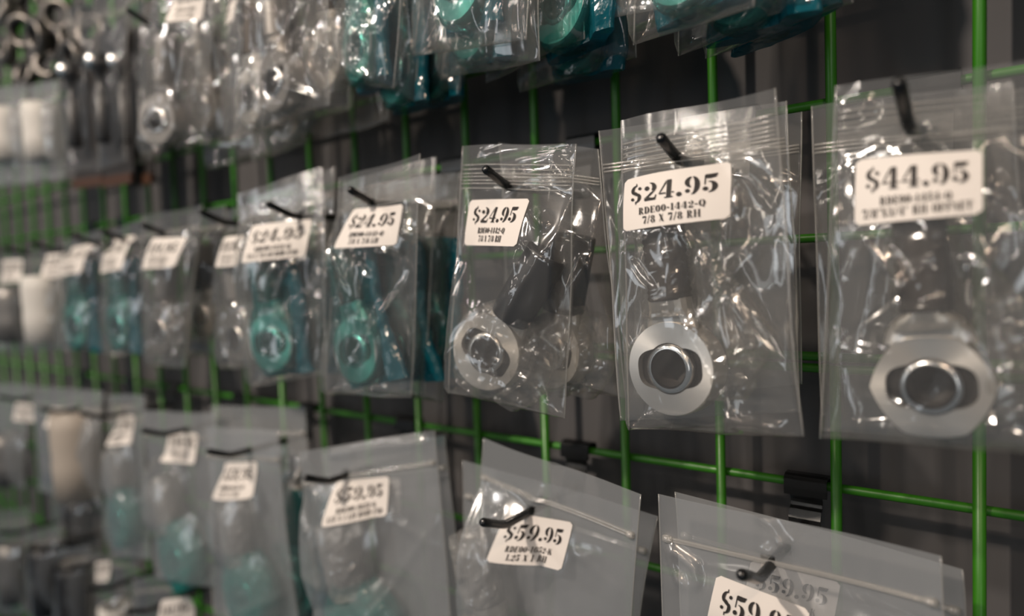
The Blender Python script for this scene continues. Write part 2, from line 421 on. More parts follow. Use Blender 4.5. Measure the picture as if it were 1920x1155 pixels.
def make_bag(d):
    b = Bag(d)
    origin = b.base(.5, d.get('zip', .13))
    root = thing('zip_bag', d['label'], 'bag', d['group'], origin)
    nu, nv = d.get('res', (30, 46)); nu = int(nu * 1.6); nv = int(nv * 1.6)
    vs = []; fs = []
    us = [(.5 - .5 * math.cos(math.pi * i / nu)) * .55 + i / nu * .45 for i in range(nu + 1)]
    vv = [j / nv for j in range(nv + 1)]
    for side in (1, -1):
        for v in vv:
            for u in us:
                vs.append((b.front(u, v) if side > 0 else b.back(u, v)) - origin)
    st = nu + 1; half = st * (nv + 1)
    hk = d.get('hook')
    for sd in (0, 1):
        for j in range(nv):
            for i in range(nu):
                uc, vc = (us[i] + us[i + 1]) / 2, (vv[j] + vv[j + 1]) / 2
                if hk and abs(uc - hk[0]) * b.W < .0042 and abs(vc - hk[1]) * b.H < .0042: continue
                a = sd * half + j * st + i
                q = (a, a + st, a + st + 1, a + 1)
                fs.append(q if sd == 0 else q[::-1])
    for j in range(nv):                                # side seams
        for i in (0, nu):
            a = j * st + i; q = (a, a + half, a + half + st, a + st)
            fs.append(q if i == 0 else q[::-1])
    for i in range(nu):                                # bottom seam
        a = nv * st + i; fs.append((a, a + half, a + half + 1, a + 1))
    link_mesh('film', vs, fs, d['film'], root)
    # the press seal: ridges along the top of the bag
    zv = d.get('zip', .13); parts = []
    n = max(10, nu // 3)
    for k, dv in enumerate(d.get('ridges', (-.012, .0, .012))):
        path = [b.front(.012 + .976 * i / n, zv + dv, .0003) - origin for i in range(n + 1)]
        parts.append(tube(path, d.get('ridge_r', .0007), 6))
    if d.get('beads'):
        for uu in (.03, .97):
            path = [b.front(min(.985, max(.015, uu + .028 * t)), zv, .0006) - origin for t in (-1, -.4, .4, 1)]
            parts.append(tube(path, .0026, 8, True, [.5, 1, 1, .5]))
    v, f = merge(*parts)
    link_mesh('zip_seal', v, f, 'seal', root)
    for uu in (.0, 1.0):
        v, f = tube([b.base(uu, j / 24) - origin for j in range(25)], .00055, 5)
        link_mesh('side_seam', v, f, 'seal', root)
    if b.lab:
        lq = [Vector((q[0], q[1])) for q in b.lab]      # TL TR BR BL in (u, v)
        def L(s_, t_):                                  # s right, t up, 0..1
            p = (lq[3] * (1 - s_) + lq[2] * s_) * (1 - t_) + (lq[0] * (1 - s_) + lq[1] * s_) * t_
            return p.x, p.y
        wl = ((b.front(*L(1, .5), 0, True) - b.front(*L(0, .5), 0, True)).length)
        hl = ((b.front(*L(.5, 1), 0, True) - b.front(*L(.5, 0), 0, True)).length)
        asp = wl / hl
        # rounded sheet: rows of a grid, corners pulled in
        n1, n2 = 30, 18; rr = .07
        V = []; Fq = []
        for jj in range(n2 + 1):
            t = jj / n2
            ins = 0
            dy = min(t, 1 - t)
            if dy < rr: ins = (rr - math.sqrt(max(0, rr * rr - (rr - dy) ** 2))) / asp
            for ii in range(n1 + 1):
                s_ = ins + (1 - 2 * ins) * ii / n1
                V.append(b.front(*L(s_, t), .0007, True) - origin)
        V0 = len(V)
        for jj in range(n2 + 1):
            t = jj / n2
            ins = 0
            dy = min(t, 1 - t)
            if dy < rr: ins = (rr - math.sqrt(max(0, rr * rr - (rr - dy) ** 2))) / asp
            for ii in range(n1 + 1):
                s_ = ins + (1 - 2 * ins) * ii / n1
                V.append(b.front(*L(s_, t), .0005, True) - origin)
        for jj in range(n2):
            for ii in range(n1):
                a = jj * (n1 + 1) + ii
                Fq.append((a, a + 1, a + n1 + 2, a + n1 + 1))
                Fq.append((V0 + a, V0 + a + n1 + 1, V0 + a + n1 + 2, V0 + a + 1))
        lab = link_mesh('price_label', V, Fq, 'paper', root)
        V = []; Fq = []
        for p in text_polys([(t, h, y, xc * asp, wid * asp) for t, h, y, xc, wid in d['text']]):
            o = len(V)
            for (px, py) in p: V.append(b.front(*L(px / asp, py), .00125, True) - origin)
            Fq.append(tuple(range(o, o + len(p))))
        link_mesh('lettering', V, Fq, 'ink', lab, smooth=False)
    return root, b

# ---------------------------------------------------------------- rod ends
def hole_r(a, rc_, sx, sz):
    """bearing opening: a round hole with a loading slot left and right"""
    c, s_ = abs(math.cos(a)), abs(math.sin(a))
    slot = ((c / sx) ** 3.2 + (s_ / sz) ** 3.2) ** (-1 / 3.2)
    return max(rc_, slot)

def eye_mesh(Ro, th, rc_, hexed=0.0, slot=True, seg=64):
    """housing ring around the Y axis with bevelled rim and slotted opening"""
    vs = []; fs = []
    rows = [(1.0, -.35), (.985, -.8), (.94, -1.0), (.5, -1.0), (0, -1.0), (0, -.55), (0, .55), (0, 1.0), (.5, 1.0), (.94, 1.0), (.985, .8), (1.0, .35)]
    for k in range(seg):
        a = 2 * math.pi * k / seg
        ri = hole_r(a, rc_, rc_ * 1.40, rc_ * .80) if slot else rc_
        ro = Ro
        if hexed:
            m = (a % (math.pi / 3)) - math.pi / 6
            ro = Ro * (1 - hexed + hexed * min(1.12, .95 / math.cos(m)))
        for t, y in rows:
            r = ri + (ro - ri) * t
            vs.append((r * math.cos(a), y * th / 2, r * math.sin(a)))
    n = len(rows)
    for k in range(seg):
        k2 = (k + 1) % seg
        for i in range(n):
            i2 = (i + 1) % n
            fs.append((k * n + i, k * n + i2, k2 * n + i2, k2 * n + i))
    return vs, fs

def crumple(bot, top, half_w, half_d, cx=None, seed=1, nz=34, nt=44, amp=.0025, fr=90):
    """closed, creased sleeve of film round a part; half_w(t) -> (left, right), t 0 bottom..1 top"""
    vs = []; fs = []; R = random.Random(seed); o = Vector((R.uniform(-9, 9), R.uniform(-9, 9), R.uniform(-9, 9)))
    for j in range(nz + 1):
        t = j / nz; z = bot + (top - bot) * t
        l, r = half_w(t); d = half_d(t); c = cx(t) if cx else 0
        for k in range(nt):
            a = 2 * math.pi * k / nt
            ca, sa = math.cos(a), math.sin(a)
            w_ = r if ca > 0 else l
            x = c + math.copysign(abs(ca) ** .75, ca) * w_; y = math.copysign(abs(sa) ** .8, sa) * d
            p = Vector((x, y, z))
            n1 = noise.noise(p * fr + o); n2 = noise.noise(p * fr * 2.3 + o)
            k_ = 1 - 2 * abs(n1)
            p = p + Vector((ca * .7, sa, .2 * n2)) * (amp * (k_ * .8 + n2 * .6))
            vs.append(p)
    for j in range(nz):
        for k in range(nt):
            k2 = (k + 1) % nt
            fs.append((j * nt + k, j * nt + k2, (j + 1) * nt + k2, (j + 1) * nt + k))
    fs.append(tuple(range(nt))[::-1]); fs.append(tuple(nz * nt + k for k in range(nt)))
    return vs, fs

def make_rod_end(kind, seed, label, group, loc, rot, scale=1.0):
    root = thing('rod_end', label, 'rod end', group, loc, rot)
    root.scale = (scale,) * 3
    Ro, th, rc_ = .0275, .017, .0148
    shank_mat = {'sleeve': 'sleeve', 'brown': 'brown_shank', 'offset': 'brown_shank'}.get(kind.split('_')[0], 'shank')
    if kind.startswith(('teal', 'steel', 'dull')): shank_mat = 'shank'
    offset = kind.startswith('offset')
    v, f = eye_mesh(Ro, th, rc_, .5 if offset else .0)
    # neck that grows out of the ring into the shank socket
    nw = .0165 if not offset else .021
    neck = []
    nf = []
    secs = [(Ro * .80, nw * 1.02, th * .44), (Ro * 1.02, nw * .94, th * .48), (Ro * 1.22, nw * .80, .0105), (Ro * 1.45, .0128 if not offset else .009, .0115)]
    ns = 20
    for z, hw, hd in secs:
        for k in range(ns):
            a = 2 * math.pi * k / ns
            neck.append((math.cos(a) * hw, math.sin(a) * hd, z))
    for j in range(len(secs) - 1):
        for k in range(ns):
            k2 = (k + 1) % ns
            nf.append((j * ns + k, j * ns + k2, (j + 1) * ns + k2, (j + 1) * ns + k))
    nf.append(tuple(range(ns))[::-1]); nf.append(tuple((len(secs) - 1) * ns + k for k in range(ns)))
    v, f = merge((v, f), (neck, nf))
    link_mesh('housing', v, f, 'dull_steel' if kind.startswith('dull') else 'steel', root, smooth=False)
    # race: dark liner inside the opening
    v, f = lathe_y([(rc_ * 1.46, th * .20), (rc_ * 1.46, -th * .24), (rc_ * .92, -th * .24), (rc_ * .92, th * .2), (rc_ * 1.46, th * .2)], 40)
    link_mesh('race', v, f, 'race', root)
    # ball: truncated sphere with a bored hole and a bright flat rim
    br = rc_ * .985; hb = .0115; fr_ = .0139
    prof = [(hb, -.0097), (fr_, -.0097), (br * .985, -.0045), (br, 0), (br * .97, .004), (fr_, .0097), (hb, .0097), (hb, -.0097)]
    v, f = lathe_y(prof, 48)
    bl = link_mesh('ball', v, f, 'bright_steel', root)
    v, f = lathe_y([(hb * .995, -.0085), (hb * .995, .009), (0.0004, .009), (.0004, .0083), (hb * .9, .0083), (hb * .9, -.0085)], 40)
    link_mesh('bore', v, f, 'bore', bl)
    # shank
    z0 = Ro * 1.12
    if kind.startswith('sleeve'):
        prof = [(.0001, z0 - .002), (.0142, z0 - .002), (.0150, z0), (.0150, z0 + .050), (.0146, z0 + .052), (.0128, z0 + .052), (.0128, z0 + .044), (.0001, z0 + .044)]
        v, f = lathe_z(prof, 36)
        link_mesh('thread_sleeve', v, f, 'sleeve', root)
    else:
        prof = [(.0001, z0 + .006)]
        L_ = .050
        for k in range(27):
            z = z0 + .008 + k * L_ / 27
            prof.append((.0122 + (.0007 if k % 2 else -.0002), z))
        prof += [(.0112, z0 + .010 + L_), (.0001, z0 + .010 + L_)]
        v, f = lathe_z(prof, 28)
        link_mesh('shank', v, f, shank_mat, root)
    # plastic round the part
    R = random.Random(seed)
    def prof_w(l0, r0, l1, r1):
        def g(t):
            eye = math.sqrt(max(0.0, 1 - ((t - .30) / .31) ** 2)) if abs(t - .30) < .31 else 0
            sk = sstep(.34, .5, t)
            cl = 1 - sstep(.93, 1, t) * .35
            return ((max(eye * l0, sk * l1) + .003) * cl, (max(eye * r0, sk * r1) + .003) * cl)
        return g
    tail = kind.split('_')[-1]
    if tail == 'teal':
        v, f = crumple(-.031, .088, prof_w(.0275, .0285, .0155, .0175), lambda t: .0122, seed=seed, amp=.0009, fr=70)
        link_mesh('teal_wrap', v, f, 'teal_wrap', root, smooth=False)
        v, f = crumple(-.031, .088, lambda t: (.030 + .004 * math.sin(t * 5 + seed), .044 - .012 * t + .004 * math.sin(t * 7 + seed)), lambda t: .0062, seed=seed + 5, amp=.003, fr=45, nz=40, nt=46)
        v = [p + Vector((0, .0085, 0)) if p.x < .020 else p + Vector((0, .0085 - min(.009, (p.x - .020) * .8), 0)) for p in v]
        link_mesh('loose_wrap', v, f, 'blue_wrap', root, smooth=False)
    elif tail == 'crinkle':
        v, f = crumple(-.031, .036, lambda t: (.0285 * math.sin(math.pi * (.12 + .76 * t)) + .003, .030 * math.sin(math.pi * (.12 + .76 * t)) + .004), lambda t: .0118, seed=seed, amp=.0016, fr=100)
        link_mesh('clear_wrap', v, f, 'wrap', root, smooth=False)
        v, f = crumple(-.024, .034, lambda t: (.008, .016 * math.sin(math.pi * (.1 + .8 * t)) + .003), lambda t: .0075, cx=lambda t: .030, seed=seed + 3, amp=.003, fr=80, nz=22, nt=28)
        link_mesh('loose_wrap', v, f, 'wrap', root, smooth=False)
    elif tail == 'side':
        v, f = crumple(-.018, .075, lambda t: (.004 + .010 * (1 - t), .004 + .024 * max(0, 1 - abs(2.2 * t - .8))), lambda t: .007, cx=lambda t: .026 + .006 * (1 - t), seed=seed, amp=.003, fr=75, nz=30, nt=30)
        link_mesh('loose_wrap', v, f, 'wrap', root, smooth=False)
        v, f = crumple(.03, .086, lambda t: (.0155, .0175), lambda t: .0155, seed=seed + 2, amp=.0018, fr=90, nz=26, nt=30)
        link_mesh('clear_wrap', v, f, 'wrap', root, smooth=False)
    elif tail == 'bubble':
        v, f = crumple(.026, .088, lambda t: (.0165, .018), lambda t: .0165, seed=seed, amp=.0018, fr=120, nz=30, nt=34)
        link_mesh('clear_wrap', v, f, 'bubble', root, smooth=False)
    elif tail == 'half':                              # teal round the eye, clear round the shank
        v, f = crumple(-.033, .04, lambda t: (.030 * math.sin(math.pi * (.12 + .76 * t)) + .004, .033 * math.sin(math.pi * (.12 + .76 * t)) + .006), lambda t: .0135, seed=seed, amp=.0018, fr=75)
        link_mesh('teal_wrap', v, f, 'teal_deep', root, smooth=False)
        v, f = crumple(.03, .086, lambda t: (.0165, .018), lambda t: .0160, seed=seed + 2, amp=.0018, fr=110, nz=26, nt=30)
        link_mesh('clear_wrap', v, f, 'bubble', root, smooth=False)
    return root

def make_stud(label, group, loc, rot, scale=1.0):
    """steel ball stud on a black card"""
    root = thing('carded_stud', label, 'carded part', group, loc, rot); root.scale = (scale,) * 3
    v, f = box(-.034, .034, .002, .0045, -.085, .080)
    link_mesh('card', v, f, 'dark_card', root, smooth=False)
    v, f = lathe_z([(.0001, .052), (.008, .050), (.0125, .042), (.0125, .036), (.006, .030), (.0055, .012), (.0075, .010), (.0075, -.04), (.006, -.043), (.0001, -.043)], 24)
    v = [(x, y - .011, z) for x, y, z in v]
    link_mesh('stud', v, f, 'sleeve', root)
    v, f = lathe_z([(.0001, .0525), (.006, .050), (.0088, .044), (.0082, .038), (.005, .034), (.0001, .033)], 20)
    v = [(x, y - .0175, z) for x, y, z in v]
    link_mesh('ball_tip', v, f, 'bright_steel', root)
    v, f = box(-.034, .034, -.001, .0018, -.087, -.076)
    link_mesh('foot_strip', v, f, 'amber', root, smooth=False)
    return root

def make_tube_part(label, group, loc, rot, mat, r, h):
    root = thing('sleeve_tube', label, 'tube', group, loc, rot)
    v, f = lathe_z([(r * .8, h / 2), (r, h / 2), (r * 1.03, h * .3), (r * 1.03, h * .1), (r, 0), (r * 1.03, -h * .1), (r, -h / 2), (r * .8, -h / 2), (r * .8, h / 2)], 28)
    link_mesh('tube_wall', v, f, mat, root)
    v, f = lathe_z([(r * .5, h / 2 - .004), (r * .86, h / 2 - .004), (r * .86, h / 2 - .012), (r * .5, h / 2 - .012), (r * .5, h / 2 - .004)], 24)
    link_mesh('end_ring', v, f, 'steel', root)
    return root

def make_ring(label, group, loc, rot, R_, r_):
    root = thing('collar_ring', label, 'ring', group, loc, rot)
    v, f = lathe_y([(R_ - r_, -.006), (R_ - r_ * .8, -.0085), (R_ - .002, -.0085), (R_, -.006), (R_, .006), (R_ - .002, .0085), (R_ - r_ * .8, .0085), (R_ - r_, .006), (R_ - r_, -.006)], 36)
    link_mesh('ring_body', v, f, 'dark_steel', root)
    v, f = lathe_y([(R_ - r_ * 1.02, -.004), (R_ - r_ * 1.02, .004), (R_ - r_ * 1.28, .004), (R_ - r_ * 1.28, -.004), (R_ - r_ * 1.02, -.004)], 32)
    link_mesh('bushing', v, f, 'race', root)
    return root

# ---------------------------------------------------------------- what hangs where (metres)
HOOKS = [
 {'x': -0.022, 'bar': 0.24956, 'rod': 0.211, 'label': 'black peg hook through the big bag priced $44.95', 'group': 'peg hooks of the middle row', 'tip': (0, -0.128, 0.014)},
 {'x': -0.137, 'bar': 0.24956, 'rod': 0.211, 'label': 'black peg hook above the largest tilted $24.95 label', 'group': 'peg hooks of the middle row'},
 {'x': -0.2614, 'bar': 0.24956, 'rod': 0.209, 'label': 'black peg hook through the bag of the black sleeved rod end', 'group': 'peg hooks of the middle row'},
 {'x': -0.3989, 'bar': 0.24956, 'rod': 0.2098, 'label': 'black peg hook through the teal bag numbered RDE00-1441-Q', 'group': 'peg hooks of the middle row'},
 {'x': -0.5107, 'bar': 0.24956, 'rod': 0.2088, 'label': 'black peg hook through the teal bag beside the RDE00-1441-Q bag', 'group': 'peg hooks of the middle row'},
 {'x': -0.625, 'bar': 0.24956, 'rod': 0.211, 'label': 'black peg hook ending just left of the blurred teal $24.95 bag', 'group': 'peg hooks of the middle row'},
 {'x': -0.7505, 'bar': 0.24956, 'rod': 0.2074, 'label': 'black peg hook over the clear bag between two teal bags', 'group': 'peg hooks of the middle row'},
 {'x': -0.8534, 'bar': 0.24956, 'rod': 0.2068, 'label': 'black peg hook over the second teal bag from the left, middle row', 'group': 'peg hooks of the middle row'},
 {'x': -0.9408, 'bar': 0.24956, 'rod': 0.207, 'label': 'black peg hook over the leftmost teal bag, middle row', 'group': 'peg hooks of the middle row'},
 {'x': -1.0866, 'bar': 0.24956, 'rod': 0.2061, 'label': 'black peg hook over the white filled bag left of the teal bags', 'group': 'peg hooks of the middle row'},
 {'x': -1.2005, 'bar': 0.24956, 'rod': 0.2055, 'label': 'black peg hook at the far left end of the middle row', 'group': 'peg hooks of the middle row'},
 {'x': -0.0955, 'bar': 0, 'rod': -0.0245, 'label': 'black peg hook of the lower row nearest the camera, right', 'group': 'peg hooks of the lower row', 'tip': (0, -0.1265, 0.0125)},
 {'x': -0.2761, 'bar': 0, 'rod': -0.0305, 'label': 'black peg hook crossing the $59.95 label numbered RDE00-1652-K', 'group': 'peg hooks of the lower row'},
 {'x': -0.4768, 'bar': 0, 'rod': -0.031, 'label': 'black peg hook under the bright zip of the frosted $59.95 bag', 'group': 'peg hooks of the lower row'},
 {'x': -0.6394, 'bar': 0, 'rod': -0.0294, 'label': 'black peg hook of the frosted teal bag left of the bright zip', 'group': 'peg hooks of the lower row'},
 {'x': -0.7828, 'bar': 0, 'rod': -0.0244, 'label': 'black peg hook over the frosted bag with a leaning teal part', 'group': 'peg hooks of the lower row'},
 {'x': -0.9547, 'bar': 0, 'rod': -0.0219, 'label': 'black peg hook between the milky bag and the narrow frosted bag', 'group': 'peg hooks of the lower row'},
 {'x': -1.0963, 'bar': 0, 'rod': -0.0287, 'label': 'black peg hook in front of the wide milky bag', 'group': 'peg hooks of the lower row'},
 {'x': -1.2767, 'bar': 0, 'rod': -0.0268, 'label': 'black peg hook at the far left end of the lower row', 'group': 'peg hooks of the lower row'},
 {'x': -0.8577, 'bar': -0.2205, 'rod': -0.2577, 'label': 'black peg hook lowest in view, below the leaning teal part', 'group': 'peg hooks of the lowest row'},
 {'x': -0.9775, 'bar': -0.2205, 'rod': -0.2606, 'label': 'black peg hook just under a small white label, lowest row', 'group': 'peg hooks of the lowest row'},
 {'x': -1.1005, 'bar': -0.2205, 'rod': -0.2641, 'label': 'black peg hook above the dark sleeves, second left of the small label', 'group': 'peg hooks of the lowest row'},
 {'x': -1.1957, 'bar': -0.2205, 'rod': -0.2556, 'label': 'black peg hook above the dark sleeves, third left of the small label', 'group': 'peg hooks of the lowest row'},
 {'x': -1.3302, 'bar': -0.2205, 'rod': -0.257, 'label': 'black peg hook at the far left end of the lowest row', 'group': 'peg hooks of the lowest row'},
 {'x': -0.1, 'bar': 0.4782, 'rod': 0.4385, 'label': 'black peg hook over the teal filled bags at top right', 'group': 'peg hooks of the top row'},
 {'x': -0.275, 'bar': 0.4782, 'rod': 0.4385, 'label': 'black peg hook over the teal ring bag at the top', 'group': 'peg hooks of the top row'},
 {'x': -0.385, 'bar': 0.4782, 'rod': 0.4385, 'label': 'black peg hook over the narrow glossy teal bag at the top', 'group': 'peg hooks of the top row'},
 {'x': -0.5, 'bar': 0.4782, 'rod': 0.4385, 'label': 'black peg hook over the clear bag with strong white creases', 'group': 'peg hooks of the top row'},
 {'x': -0.752, 'bar': 0.4782, 'rod': 0.4385, 'label': 'black peg hook over the clear bag beside the black carded studs', 'group': 'peg hooks of the top row'},
]
